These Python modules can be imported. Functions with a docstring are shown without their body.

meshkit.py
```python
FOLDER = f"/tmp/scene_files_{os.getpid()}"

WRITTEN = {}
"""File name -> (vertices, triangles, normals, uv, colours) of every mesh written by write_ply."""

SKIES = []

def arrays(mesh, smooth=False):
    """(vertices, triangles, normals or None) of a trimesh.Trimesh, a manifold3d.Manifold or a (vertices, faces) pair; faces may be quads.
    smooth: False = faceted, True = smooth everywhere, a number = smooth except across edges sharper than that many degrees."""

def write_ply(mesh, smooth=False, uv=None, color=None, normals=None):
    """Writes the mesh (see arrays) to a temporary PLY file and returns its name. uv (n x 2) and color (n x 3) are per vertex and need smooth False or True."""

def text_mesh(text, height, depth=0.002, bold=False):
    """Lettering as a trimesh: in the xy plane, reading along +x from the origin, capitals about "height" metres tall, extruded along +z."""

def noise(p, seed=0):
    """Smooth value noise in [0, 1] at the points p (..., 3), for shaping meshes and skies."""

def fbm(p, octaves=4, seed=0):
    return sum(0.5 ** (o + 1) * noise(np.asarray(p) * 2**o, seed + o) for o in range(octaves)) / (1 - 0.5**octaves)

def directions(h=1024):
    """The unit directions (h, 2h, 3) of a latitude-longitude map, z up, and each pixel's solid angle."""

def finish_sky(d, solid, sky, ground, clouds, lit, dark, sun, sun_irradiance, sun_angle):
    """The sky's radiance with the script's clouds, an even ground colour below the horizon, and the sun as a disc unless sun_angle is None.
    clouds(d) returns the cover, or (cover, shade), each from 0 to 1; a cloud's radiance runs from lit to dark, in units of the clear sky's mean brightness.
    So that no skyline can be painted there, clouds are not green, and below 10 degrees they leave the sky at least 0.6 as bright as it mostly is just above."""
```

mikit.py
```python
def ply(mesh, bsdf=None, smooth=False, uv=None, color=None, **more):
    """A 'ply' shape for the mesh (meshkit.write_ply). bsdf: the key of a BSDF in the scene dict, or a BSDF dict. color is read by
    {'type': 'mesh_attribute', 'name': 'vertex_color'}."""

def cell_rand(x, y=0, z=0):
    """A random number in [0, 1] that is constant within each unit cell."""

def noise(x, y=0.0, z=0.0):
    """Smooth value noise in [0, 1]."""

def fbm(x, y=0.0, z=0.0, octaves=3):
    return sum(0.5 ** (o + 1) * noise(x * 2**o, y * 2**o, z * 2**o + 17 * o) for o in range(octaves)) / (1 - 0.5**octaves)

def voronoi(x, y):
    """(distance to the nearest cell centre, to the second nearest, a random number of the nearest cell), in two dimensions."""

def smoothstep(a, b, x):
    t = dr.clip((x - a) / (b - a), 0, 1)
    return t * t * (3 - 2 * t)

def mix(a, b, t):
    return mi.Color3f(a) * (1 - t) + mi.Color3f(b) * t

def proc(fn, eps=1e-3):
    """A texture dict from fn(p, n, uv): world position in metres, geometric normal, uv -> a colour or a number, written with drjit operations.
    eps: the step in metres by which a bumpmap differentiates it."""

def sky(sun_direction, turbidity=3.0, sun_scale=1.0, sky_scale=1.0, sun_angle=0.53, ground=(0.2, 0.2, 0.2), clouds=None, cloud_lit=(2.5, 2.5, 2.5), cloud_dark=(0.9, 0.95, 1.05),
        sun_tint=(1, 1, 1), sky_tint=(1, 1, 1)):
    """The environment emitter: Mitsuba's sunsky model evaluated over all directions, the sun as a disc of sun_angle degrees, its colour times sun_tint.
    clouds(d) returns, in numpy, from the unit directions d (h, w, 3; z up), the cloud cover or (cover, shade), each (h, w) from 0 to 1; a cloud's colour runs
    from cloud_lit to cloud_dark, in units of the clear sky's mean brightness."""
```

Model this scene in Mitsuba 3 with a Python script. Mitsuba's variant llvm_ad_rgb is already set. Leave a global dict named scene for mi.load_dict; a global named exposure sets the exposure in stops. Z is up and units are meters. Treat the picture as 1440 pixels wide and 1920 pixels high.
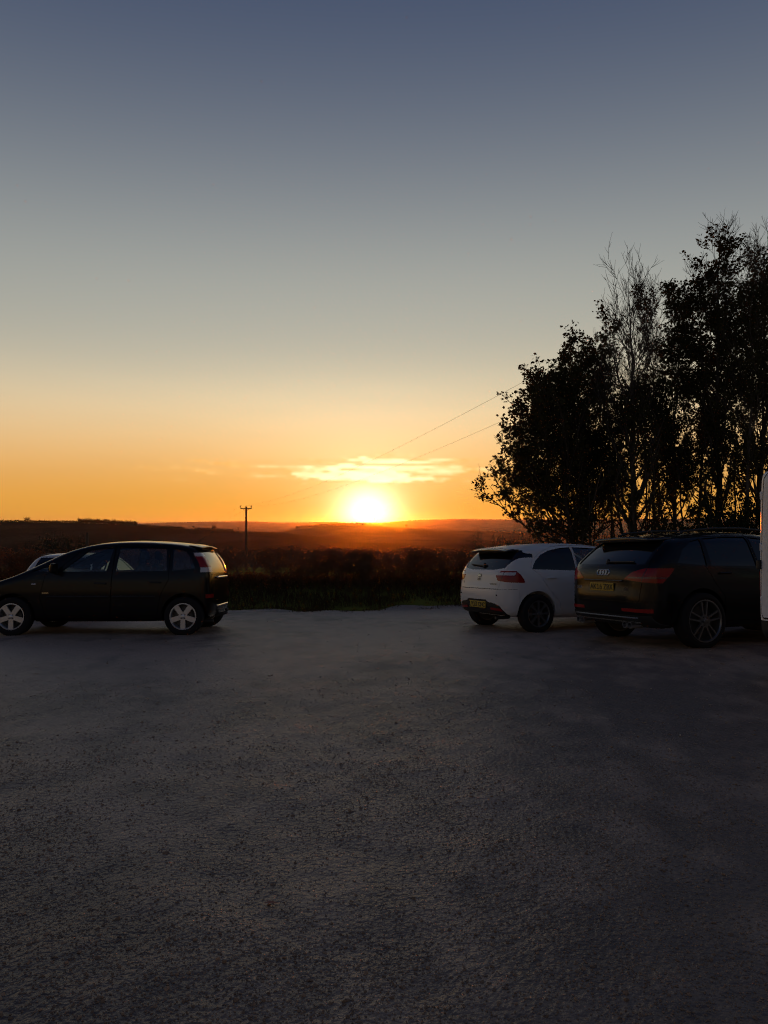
import math, random
import numpy as np
import trimesh, shapely, manifold3d as m3
import shapely.geometry as sg
import drjit as dr
import mitsuba as mi
import mikit, meshkit
from scipy.ndimage import gaussian_filter

T = mi.ScalarTransform4f
rng = np.random.default_rng(7)
random.seed(7)
scene, labels = {}, {}

# ------------------------------------------------------------------ camera, sky, exposure
exposure = 3.16
CAM_Z = 1.6
PITCH = math.degrees(math.atan(20 / 1442))
SUN_AZ, SUN_EL = -1.19, 0.40
SUN = (math.tan(math.radians(SUN_AZ)), 1.0, math.tan(math.radians(SUN_EL)))
scene['haze_medium'] = {'type': 'homogeneous', 'albedo': {'type': 'rgb', 'value': [.96, .93, .88]},
                        'sigma_t': {'type': 'rgb', 'value': [4.8e-5, 4.8e-5, 4.8e-5]},
                        'phase': {'type': 'blendphase', 'weight': 0.5, 'a': {'type': 'hg', 'g': 0.70}, 'b': {'type': 'hg', 'g': 0.94}}}
scene['camera'] = {'type': 'perspective', 'fov': 53.06, 'fov_axis': 'x', 'near_clip': 0.05, 'far_clip': 40000.0,
                   'to_world': T().look_at([0, 0, CAM_Z], [0, 10, CAM_Z + 10 * math.tan(math.radians(PITCH))], [0, 0, 1]),
                   'medium': {'type': 'ref', 'id': 'haze_medium'}}


VEIL = (0.9744, 8.5036, 3.0292, 0.4148, 13.017, 1.3224, 14.3817, 2.4357)


def sky_clouds(d):
    az = np.degrees(np.arctan2(d[..., 0], d[..., 1]))
    el = np.degrees(np.arcsin(np.clip(d[..., 2], -1, 1)))
    s = np.asarray(SUN) / np.linalg.norm(SUN)
    sep = np.degrees(np.arccos(np.clip(d @ s, -1, 1)))
    front = (0.5 + 0.5 * np.cos(np.radians(az - SUN_AZ))) ** 1.5
    # dusty air: a dense reddened layer low down, a thin pale one above it, both weaker away from the sunset
    q = np.stack([az / 9.0, el / 0.9, el * 0], -1)
    e = np.maximum(el, 0)
    low = VEIL[0] * np.exp(-(e / VEIL[1]) ** VEIL[2]) * (0.94 + 0.12 * meshkit.fbm(q, 3, 5))
    high = VEIL[3] * np.exp(-(e / VEIL[4]) ** VEIL[5])
    veil = 1 - (1 - low * (0.12 + 0.58 * front + 0.29 * np.exp(-(sep / 13.0) ** 2))) * (1 - high * (0.15 + 0.85 * front))
    red = np.exp(-(e / VEIL[6]) ** VEIL[7])
    glow = 0.64 * np.exp(-(sep / 1.85) ** 2) + 0.09 * np.exp(-(sep / 4.2) ** 2) + 0.055 * np.exp(-(sep / 9.5) ** 2) * np.clip(e / 5.0, 0.2, 1)
    # wind-drawn cirrus lit from below
    warp = meshkit.fbm(np.stack([az / 5.0, el / 1.6, el * 0 + 3], -1), 3, 9) - 0.5
    n = meshkit.fbm(np.stack([az / 4.8 + warp * 1.3, (el + 0.035 * az) / 0.26 + warp * 2.6, el * 0], -1), 5, 21)
    fine = meshkit.fbm(np.stack([az / 0.9 + warp * 3, (el + 0.05 * az) / 0.13 + warp * 5.0, el * 0 + 7], -1), 4, 33)
    env = np.exp(-(np.abs(el - 4.0) / 1.05) ** 3) * (np.exp(-(np.abs(az - 0.4) / 7.8) ** 3) + 0.34 * np.exp(-((az + 12.5) / 5.0) ** 2) + 0.06)
    cir = np.clip((n * 0.72 + fine * 0.28 + 0.34 * np.minimum(env, 1) - 0.62) / 0.20, 0, 1) * np.clip(env * 2.0, 0, 1)
    cover = 1 - (1 - veil) * (1 - 0.9 * cir)
    w = 0.9 * cir / np.maximum(cover, 1e-6)
    shade = (1 - w) * (red - np.clip(glow, 0, 1)) + w * np.clip(0.965 - 0.36 * np.clip(cir * 1.5 - 0.35, 0, 1) * np.exp(-(sep / 6.5) ** 2) + 0.2 * (0.5 - fine), 0, 0.97)
    return np.clip(cover, 0, 1), np.clip(shade, 0, 1)


scene['sky'] = mikit.sky(SUN, turbidity=2.2, sun_scale=0.5, sun_angle=0.53, sky_scale=1.0, clouds=sky_clouds, sun_tint=(1.0, 0.5, 0.0),
                         sky_tint=(0.190, 0.374, 1.05), cloud_lit=(69.0, 66.0, 43.0), cloud_dark=(17.6, 7.7, 0.65))

# ------------------------------------------------------------------ materials
def rgb(*c):
    return {'type': 'rgb', 'value': list(map(float, c))}


def two(b):
    return {'type': 'twosided', 'bsdf': b}


def mat(name, color, rough=0.5, metal=0.0, coat=0.0, spec=0.5, **kw):
    b = {'type': 'principled', 'base_color': rgb(*color) if isinstance(color, (tuple, list)) else color, 'roughness': rough, 'metallic': metal, 'specular': spec, **kw}
    if coat:
        b['clearcoat'] = coat
        b['clearcoat_gloss'] = 0.92
    scene[name] = two(b)
    return name


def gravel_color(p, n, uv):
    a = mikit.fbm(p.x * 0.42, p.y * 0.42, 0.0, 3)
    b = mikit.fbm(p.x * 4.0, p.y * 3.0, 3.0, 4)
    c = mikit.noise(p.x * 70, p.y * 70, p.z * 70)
    # pale trodden dust, loose chippings in patches; painted vignette darkens towards the camera
    worn_vignette = mikit.smoothstep(0.30, 0.70, a * 0.55 + b * 0.45 + 0.30 * mikit.smoothstep(2.5, 12.0, p.y) - 0.15)
    base = mikit.mix([0.150, 0.098, 0.068], [0.38, 0.248, 0.165], worn_vignette)
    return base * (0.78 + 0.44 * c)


def gravel_bump(p, n, uv):
    return mikit.fbm(p.x * 55, p.y * 55, 0.0, 3)


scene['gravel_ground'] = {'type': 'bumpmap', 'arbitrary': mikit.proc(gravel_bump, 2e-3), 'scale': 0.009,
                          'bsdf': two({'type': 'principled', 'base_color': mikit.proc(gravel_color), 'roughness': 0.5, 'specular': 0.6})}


def stone_color(p, n, uv):
    a = mikit.cell_rand(dr.floor(p.x * 30), dr.floor(p.y * 30), 5)
    b = mikit.noise(p.x * 7, p.y * 7, 1.0)
    c = mikit.mix([0.21, 0.138, 0.091], [0.46, 0.303, 0.19], a * a * 0.75 + b * 0.25)
    return c


scene['pebble'] = two({'type': 'diffuse', 'reflectance': mikit.proc(stone_color)})


def field_color(p, n, uv):
    d = dr.sqrt(p.x * p.x + p.y * p.y)
    a = mikit.fbm(p.x * 0.02, p.y * 0.013, 0.0, 4)
    b = mikit.fbm(p.x * 0.8, p.y * 0.5, 2.0, 3)
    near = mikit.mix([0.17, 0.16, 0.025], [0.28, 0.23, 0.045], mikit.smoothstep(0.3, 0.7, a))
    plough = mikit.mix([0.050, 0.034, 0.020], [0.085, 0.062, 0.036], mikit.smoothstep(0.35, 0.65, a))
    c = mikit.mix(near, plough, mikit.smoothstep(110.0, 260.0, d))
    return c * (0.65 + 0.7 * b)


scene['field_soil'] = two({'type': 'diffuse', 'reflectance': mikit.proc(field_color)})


def bark_color(p, n, uv):
    a = mikit.fbm(p.x * 22, p.y * 22, p.z * 6, 3)
    return mikit.mix([0.045, 0.036, 0.028], [0.13, 0.108, 0.085], a)


scene['bark'] = two({'type': 'diffuse', 'reflectance': mikit.proc(bark_color)})


def leafmat(name, r, t):
    scene[name] = {'type': 'principledthin', 'base_color': rgb(*r), 'roughness': 0.55, 'diff_trans': t, 'spec_trans': 0.0}
    return name


leafmat('maple_leaf', (0.055, 0.050, 0.020), 0.55)
leafmat('dark_leaf', (0.030, 0.034, 0.016), 0.35)
leafmat('hedge_leaf', (0.17, 0.080, 0.032), 0.8)
leafmat('grass_blade', (0.085, 0.046, 0.020), 0.6)
mat('far_foliage', (0.060, 0.046, 0.028), 0.9, spec=0.1)
mat('hedge_twig', (0.26, 0.145, 0.09), 0.85, spec=0.2)
mat('weathered_wood', (0.095, 0.070, 0.050), 0.85, spec=0.2)
mat('ceramic', (0.20, 0.10, 0.06), 0.25)
mat('wire_metal', (0.12, 0.11, 0.10), 0.5, 0.5)


def paint(name, c, dirt, rough=0.30, metal=0.0, spec=0.5, coat=0.6):
    def f(p, n, uv, c=c, dirt=dirt):
        a = mikit.fbm(p.x * 3.0, p.y * 3.0, p.z * 5.0, 3)
        m = mikit.smoothstep(0.55, -0.15, p.z) * mikit.smoothstep(0.3, 0.8, a) * 0.5
        return mikit.mix(c, dirt, m)
    scene[name] = two({'type': 'principled', 'base_color': mikit.proc(f), 'roughness': rough, 'metallic': metal, 'specular': spec, 'clearcoat': coat, 'clearcoat_gloss': 0.95})
    return name


paint('white_paint', (0.74, 0.70, 0.64), (0.34, 0.29, 0.25))
paint('van_paint', (0.80, 0.80, 0.80), (0.40, 0.36, 0.32))
paint('black_paint', (0.0035, 0.0028, 0.0028), (0.012, 0.009, 0.008), 0.16, 0.0, 0.14)
paint('grey_paint', (0.004, 0.0038, 0.0042), (0.012, 0.009, 0.008), 0.16, 0.0, 0.18)
mat('black_plastic', (0.014, 0.014, 0.014), 0.55)
mat('gloss_black', (0.008, 0.008, 0.009), 0.12, coat=1.0)
mat('rubber', (0.016, 0.015, 0.015), 0.85, spec=0.25)
mat('alloy', (0.60, 0.60, 0.61), 0.32, 0.75)
mat('dark_alloy', (0.20, 0.195, 0.19), 0.33, 0.7)
mat('steel', (0.10, 0.095, 0.09), 0.5, 0.8)
mat('chrome', (0.72, 0.72, 0.72), 0.12, 1.0)
mat('red_lens', (0.30, 0.008, 0.007), 0.10, spec=0.3, coat=0.4)
mat('dark_lens', (0.12, 0.006, 0.006), 0.10, coat=1.0)
mat('clear_lens', (0.62, 0.56, 0.54), 0.10, coat=1.0)
mat('plate_yellow', (0.50, 0.33, 0.04), 0.5, spec=0.3)
mat('plate_ink', (0.012, 0.012, 0.012), 0.5)
mat('seat_fabric', (0.055, 0.055, 0.058), 0.9)
mat('dash_plastic', (0.025, 0.025, 0.026), 0.6)
mat('fallen_leaf_brown', (0.42, 0.17, 0.10), 0.8)
mat('straw', (0.46, 0.34, 0.22), 0.9)
scene['car_glass'] = {'type': 'thindielectric', 'int_ior': 1.5, 'specular_transmittance': rgb(.62, .70, .66)}
scene['privacy_glass'] = two({'type': 'plastic', 'int_ior': 1.55, 'diffuse_reflectance': rgb(.006, .006, .0065)})

# ------------------------------------------------------------------ registry
def numbered(key):
    if key not in USED:
        USED.add(key)
        return key
    i = 1
    while f'{key}_{i:03d}' in USED:
        i += 1
    USED.add(f'{key}_{i:03d}')
    return f'{key}_{i:03d}'


USED = set()
PLACE = {}


def thing(name, label, cat, tw=None, group=None):
    k = numbered(name)
    PLACE[k] = tw
    labels[k] = {'label': label, 'category': cat}
    if group:
        labels[k]['group'] = group
    return k


def put(key, mesh, bsdf, smooth=False, tw=None, **kw):
    d = mikit.ply(mesh, bsdf, smooth, **kw)
    if tw is not None:
        d['to_world'] = tw
    scene[key] = d
    return key


def part(parent, name, mesh, bsdf, smooth=False, label=None, skin=None):
    """skin: the vehicle whose exact surface gives the normals of the faces that lie on it."""
    k = numbered(f'{parent}__{name}')
    if skin is None:
        put(k, mesh, bsdf, smooth, PLACE.get(parent.split('__')[0]))
    else:
        v, f, n = meshkit.arrays(mesh, smooth)
        g = skin.normal(v)
        n = np.where(((n * g).sum(1) > 0.86)[:, None], g, n)
        scene[k] = {'type': 'ply', 'filename': meshkit.write_ply((v, f), False, normals=n), 'face_normals': False, 'bsdf': {'type': 'ref', 'id': bsdf}, 'to_world': PLACE[parent.split('__')[0]]}
    if label:
        labels[k] = {'label': label}
    return k


def struct(name, mesh, bsdf, smooth=False):
    k = numbered(name)
    put(k, mesh, bsdf, smooth)
    labels[k] = {'kind': 'structure'}
    return k


def stuff(name, mesh, bsdf, label, cat, smooth=False):
    k = numbered(name)
    put(k, mesh, bsdf, smooth)
    labels[k] = {'kind': 'stuff', 'label': label, 'category': cat}
    return k


# ------------------------------------------------------------------ the land
def lin(x, xs, ys):
    return np.interp(x, xs, ys)


def ridge_near(x):      # field crest about 550 m out
    return lin(x, [-900, -275, -225, -200, -175, -165, -141, -103, -72, -40, 0, 60, 200, 900], [5, 2.2, 1.7, .6, -.8, -1.6, -2.9, -4.4, -5.5, -9, -11, -12, -14, -14])


def ridge_mid(x):       # rounded hill about 1500 m out
    return lin(x, [-1500, -600, -300, -206, -160, -120, -80, -45, -20, 20, 100, 185, 400, 1500], [-34, -30, -22, -15.5, -9.8, -6.0, -3.9, -3.3, -4.2, -8.0, -11, -15, -21, -26])


def ridge_far(x):       # blue hills about 7 km out, with an added dip lowering the sun glow
    return lin(x, [-7000, -3400, -2200, -1890, -1300, -960, -580, -430, -330, -20, 120, 300, 650, 900, 1500, 3000, 7000], [2, 0, -20, 6, 16, 3, 8, 8, -2, -2, 14, 26, 36, 33, 30, 40, 20])


def lot_edge(x):        # where the gravel gives way to the verge
    return 18.6 + 0.5 * np.sin(x * 0.55 + 1.0) + 0.35 * np.sin(x * 1.7) - 0.9 * np.exp(-((x + 1.5) / 2.2) ** 2) * 0.8 + 0.25 * np.sin(x * 4.1)


def lot_z(x, y):
    return -0.05 * np.maximum(y - 9.0, 0) * (1 - np.exp(-np.maximum(y - 9.0, 0) / 1.5))


RC = np.array([0, 9, 14, 18.4, 19.6, 21, 24, 30, 60, 100, 180, 300, 550, 720, 1000, 1500, 1800, 2400, 4200, 7000, 8600.])


def land_z(x, y):
    x, y = np.asarray(x, float), np.asarray(y, float)
    r = np.hypot(x, y)
    s = np.maximum(y, 1e-3) / np.maximum(r, 1e-3)
    yy = np.where(y > 0, y, 0.0)
    k = 1.0
    n = meshkit.fbm(np.stack([x / 140, y / 90, x * 0], -1), 4, 3) - 0.5
    rn, rm, rf = ridge_near(x), ridge_mid(x), ridge_far(x)
    o = np.ones_like(x)
    cols = [0 * o, 0 * o, -0.22 * o, -.45 * o, -.34 * o, -.03 * o, -.32 * o, -.8 * o, -2.6 * o, -4.6 * o, -9 * o, np.minimum(-13, rn - 8), rn, np.minimum(rn - 9, -16), np.minimum(-26 * o, rm - 10), rm, rm - 12, -37 * o, -36 * o, rf, rf - 12]
    lo = np.clip(np.searchsorted(RC, np.clip(yy, 0, 8599), side='right') - 1, 0, len(RC) - 2)
    C = np.stack(cols, 0)
    i = np.arange(x.size).reshape(x.shape)
    Cf = C.reshape(len(RC), -1)
    a, b = Cf[lo.ravel(), i.ravel()].reshape(x.shape), Cf[(lo + 1).ravel(), i.ravel()].reshape(x.shape)
    t = np.clip((yy - RC[lo]) / (RC[lo + 1] - RC[lo]), 0, 1)
    ts = t * t * (3 - 2 * t)
    ts = np.where(yy > 20, ts * 0.7 + t * 0.3, t)
    z = a + (b - a) * ts
    return z + n * np.clip((r - 40) / 900, 0, 1) * 3.0


def park_z(x, y):
    """Height of the gravel sheet."""
    x, y = np.asarray(x, float), np.asarray(y, float)
    p = np.stack([x, y, x * 0], -1)
    z = land_z(x, np.minimum(y, 18.5))
    amp = np.clip((np.abs(y) + 2) / 4, 0, 1)
    z = z + 0.055 * (meshkit.fbm(p * 0.55, 3, 1) - 0.5) * amp + 0.022 * (meshkit.fbm(p * [3.1, 2.4, 1], 3, 2) - 0.5)
    return z


def grid_mesh(xs, ys, zf):
    X, Y = np.meshgrid(xs, ys, indexing='ij')
    Z = zf(X, Y)
    v = np.stack([X, Y, Z], -1).reshape(-1, 3)
    n, m = len(xs), len(ys)
    i, j = np.meshgrid(np.arange(n - 1), np.arange(m - 1), indexing='ij')
    a = (i * m + j).ravel()
    return v, np.stack([a, a + m, a + m + 1, a + 1], 1)


def build_land():
    # gravel sheet
    xs = np.concatenate([np.linspace(-34, -12.2, 40), np.arange(-12, -4.5, 0.11), np.arange(-4.5, 4.5, 0.04), np.arange(4.5, 12.01, 0.11), np.linspace(12.2, 34, 40)])
    ys = np.concatenate([np.linspace(-22, 1.0, 30), 1.2 * (19.6 / 1.2) ** np.linspace(0, 1, 400)])
    X, Y = np.meshgrid(xs, ys, indexing='ij')

    def z(X, Y):
        p = np.stack([X, Y, X * 0], -1)
        fine = 0.012 * (meshkit.fbm(p * 6.0, 3, 4) - 0.5)
        e = Y - lot_edge(X)
        return park_z(X, Y) + fine - 0.25 * np.clip(e + 0.15, 0, 1.2)
    v, q = grid_mesh(xs, ys, z)
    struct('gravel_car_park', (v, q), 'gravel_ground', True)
    # fields and hills: one sheet to the horizon
    az = np.radians(np.concatenate([np.linspace(-180, -38, 60), np.linspace(-37.5, 37.5, 460), np.linspace(38, 180, 60)]))
    R = np.concatenate([[0.0, 4, 8, 12, 15], np.arange(16, 30, 0.4), 30 * (8800 / 30) ** np.linspace(0, 1, 250)])
    A, RR = np.meshgrid(az, R, indexing='ij')
    X, Y = RR * np.sin(A), RR * np.cos(A)
    Z = land_z(X, Y)
    inside = np.clip((lot_edge(X) + 0.35 - Y) / 0.8, 0, 1) * (np.abs(X) < 33.5) * (Y > -21.5)
    p = np.stack([X, Y, X * 0], -1)
    Z = Z - 0.17 * inside + np.clip(1 - np.abs(RR - 22) / 8, 0, 1) * 0.10 * (meshkit.fbm(p * 1.3, 3, 6) - 0.5) - 0.10 * ((Y < 0) | (np.abs(X) > 33))
    v = np.stack([X, Y, Z], -1).reshape(-1, 3)
    n, m = len(az), len(R)
    i, j = np.meshgrid(np.arange(n - 1), np.arange(m - 1), indexing='ij')
    a = (i * m + j).ravel()
    struct('field', (v, np.stack([a, a + 1, a + m + 1, a + m], 1)), 'field_soil', True)


build_land()
LOWEST = -48.0

# ------------------------------------------------------------------ loose stones
def scatter_instances(proto_v, proto_f, pos, scale, rot):
    """Copies of a small mesh: pos (n,3), scale (n,3), rot (n,3,3)."""
    v = np.einsum('nij,nkj->nki', rot, proto_v[None] * scale[:, None]) + pos[:, None]
    f = proto_f[None] + (np.arange(len(pos)) * len(proto_v))[:, None, None]
    return v.reshape(-1, 3), f.reshape(-1, 3)


def rand_rot(n, tilt=math.pi):
    a = rng.uniform(0, 2 * np.pi, n)
    t = rng.uniform(-tilt, tilt, n)
    u = rng.uniform(0, 2 * np.pi, n)
    ca, sa, ct, st, cu, su = np.cos(a), np.sin(a), np.cos(t), np.sin(t), np.cos(u), np.sin(u)
    z = np.zeros(n)
    o = np.ones(n)
    Rz = np.stack([ca, -sa, z, sa, ca, z, z, z, o], -1).reshape(n, 3, 3)
    Rx = np.stack([o, z, z, z, ct, -st, z, st, ct], -1).reshape(n, 3, 3)
    Ru = np.stack([cu, -su, z, su, cu, z, z, z, o], -1).reshape(n, 3, 3)
    return Rz @ Rx @ Ru


def join(ms):
    vs, fs, at = [], [], 0
    for v, f in ms:
        vs.append(v)
        fs.append(np.asarray(f) + at)
        at += len(v)
    return np.vstack(vs), np.vstack(fs)


def at_px(px, D):
    return (px - 720) / 1442 * D


OVAL_BIT = (np.array([[-1, 0, 0], [-.3, .45, .15], [.35, .4, .1], [1, 0, -.05], [.35, -.4, .1], [-.3, -.45, .15], [-.3, 0, -.1], [.35, 0, -.12]], float),
            np.array([[0, 6, 1], [1, 6, 7], [1, 7, 2], [2, 7, 3], [0, 5, 6], [5, 7, 6], [5, 4, 7], [4, 3, 7]]))


def build_stones():
    ico = trimesh.creation.icosahedron()
    protos = []
    for s in range(5):
        r = np.random.default_rng(s)
        protos.append((np.array(ico.vertices) * (1 + r.uniform(-.28, .28, (12, 1))), np.array(ico.faces)))
    octa = (np.array([[1, 0, 0], [-1, 0, 0], [0, 1, 0], [0, -1, 0], [0, 0, 1], [0, 0, -1.0]]), np.array([[0, 2, 4], [2, 1, 4], [1, 3, 4], [3, 0, 4], [2, 0, 5], [1, 2, 5], [3, 1, 5], [0, 3, 5]]))
    small = [(octa[0] * np.random.default_rng(20 + k).uniform(.7, 1.3, (6, 1)), octa[1]) for k in range(5)]
    out = []
    for (y0, y1, dens, lo, hi, kind) in ((2.0, 3.4, 7000, .0022, .0062, small), (3.4, 5.2, 3400, .003, .0068, small), (5.2, 8, 700, .0035, .0075, small), (2.0, 3.8, 260, .0045, .0105, protos),
                                         (3.8, 6, 90, .005, .012, protos), (6, 10, 26, .005, .013, protos), (10, 18.3, 9, .007, .018, protos)):
        w = lambda y: 0.5 * y + 0.4
        n = int((w(y0) + w(y1)) * (y1 - y0) * dens)
        y = rng.uniform(y0, y1, n)
        x = rng.uniform(-1, 1, n) * w(y)
        p = np.stack([x, y, x * 0], -1)
        keep = rng.uniform(0, 1, n) < np.clip(1.7 * (meshkit.fbm(p * 1.1, 4, 8) - 0.18), 0.12, 1)
        x, y = x[keep], y[keep]
        n = len(x)
        s = lo * (hi / lo) ** (rng.uniform(0, 1, n) ** 1.6)
        sc = s[:, None] * rng.uniform(0.7, 1.3, (n, 3)) * np.array([1, 1, 0.55])
        z = park_z(x, y) + 0.012 * (meshkit.fbm(np.stack([x, y, x * 0], -1) * 6.0, 3, 4) - 0.5) + sc[:, 2] * 0.25
        which = rng.integers(0, 5, n)
        R = rand_rot(n, 0.5)
        for k in range(5):
            m = which == k
            out.append(scatter_instances(*kind[k], np.stack([x, y, z], -1)[m], sc[m], R[m]))
    # splinters, straw and leaf bits trodden into the gravel
    n = 420
    y = rng.uniform(4.5, 15, n)
    x = rng.uniform(-.5, .5, n) * y
    z = park_z(x, y) + 0.008
    bits = scatter_instances(OVAL_BIT[0], OVAL_BIT[1], np.stack([x, y, z], -1), rng.uniform(.010, .034, (n, 1)) * np.array([1, .4, .6]), rand_rot(n, 0.35))
    stuff('leaf_litter', bits, 'straw', 'pale bits of straw and leaf trodden into the gravel', 'leaf litter')
    x, y = at_px(510, 3.27), 3.27
    lv = scatter_instances(OVAL_BIT[0], OVAL_BIT[1], np.array([[x, y, float(park_z(np.array([x]), np.array([y]))[0]) + .012]]), np.array([[.034, .02, .02]]), rand_rot(1, 0.2) * 0 + np.eye(3))
    k = thing('fallen_leaf', 'reddish brown fallen leaf lying alone on the gravel', 'leaf')
    put(k, lv, 'fallen_leaf_brown', True)
    stuff('gravel', join(out), 'pebble', 'loose grey stone chippings scattered over the car park', 'gravel')


build_stones()




# ------------------------------------------------------------------ branches and leaves
class Wood:
    def __init__(self):
        self.v, self.f, self.n = [], [], 0

    def tube(self, pts, rad, sides=5):
        p = np.asarray(pts, float)
        r = np.broadcast_to(np.asarray(rad, float), (len(p),))
        t = np.gradient(p, axis=0)
        t /= np.linalg.norm(t, axis=1, keepdims=True) + 1e-12
        a = np.cross(t, np.where(np.abs(t[:, 2:]) < 0.9, [0, 0, 1.0], [1.0, 0, 0]))
        a /= np.linalg.norm(a, axis=1, keepdims=True) + 1e-12
        b = np.cross(t, a)
        g = np.arange(sides) * 2 * np.pi / sides
        v = p[:, None] + r[:, None, None] * (np.cos(g)[None, :, None] * a[:, None] + np.sin(g)[None, :, None] * b[:, None])
        i, j = np.meshgrid(np.arange(len(p) - 1), np.arange(sides), indexing='ij')
        q = np.stack([i * sides + j, i * sides + (j + 1) % sides, (i + 1) * sides + (j + 1) % sides, (i + 1) * sides + j], -1).reshape(-1, 4)
        self.v.append(v.reshape(-1, 3))
        self.f.append(np.vstack([q[:, [0, 1, 2]], q[:, [0, 2, 3]]]) + self.n)
        self.n += len(p) * sides

    def mesh(self):
        return np.vstack(self.v), np.vstack(self.f)


def unit(v):
    return np.asarray(v, float) / (np.linalg.norm(v) + 1e-12)


def wander(R, p, d, length, n, wob, up):
    pts = [np.array(p, float)]
    d = unit(d)
    for _ in range(n):
        d = unit(d + R.normal(0, wob, 3) + np.array([0, 0, up]))
        pts.append(pts[-1] + d * length / n)
    return np.array(pts), d


def side_dir(R, d, ang):
    a = unit(np.cross(d, [0.3, 0.2, 1.0] if abs(d[2]) < 0.9 else [1, 0.1, 0]))
    b = np.cross(d, a)
    g = R.uniform(0, 2 * np.pi)
    return unit(d * math.cos(ang) + (a * math.cos(g) + b * math.sin(g)) * math.sin(ang))


def maple_leaf_proto():
    g = np.radians([0, 30, 62, 100, 135, 225, 260, 298, 330])
    r = np.array([1.0, .50, .90, .40, .58, .58, .40, .90, .50])
    v = np.stack([np.cos(g) * r, np.sin(g) * r, -0.22 * r * r + 0.10 * np.abs(np.sin(g))], -1)
    n = len(g)
    return v, np.array([[0, 1, 8], [1, 2, 3], [8, 6, 7], [1, 3, 6], [1, 6, 8], [3, 4, 5], [3, 5, 6]])


def simple_leaf_proto():
    v = np.array([[-1, 0, 0], [-.3, .45, .1], [.35, .4, .08], [1, 0, -.15], [.35, -.4, .08], [-.3, -.45, .1]], float)
    return v, np.array([[0, 2, 1], [0, 3, 2], [0, 4, 3], [0, 5, 4]])


MAPLE, OVAL = maple_leaf_proto(), simple_leaf_proto()


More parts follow.
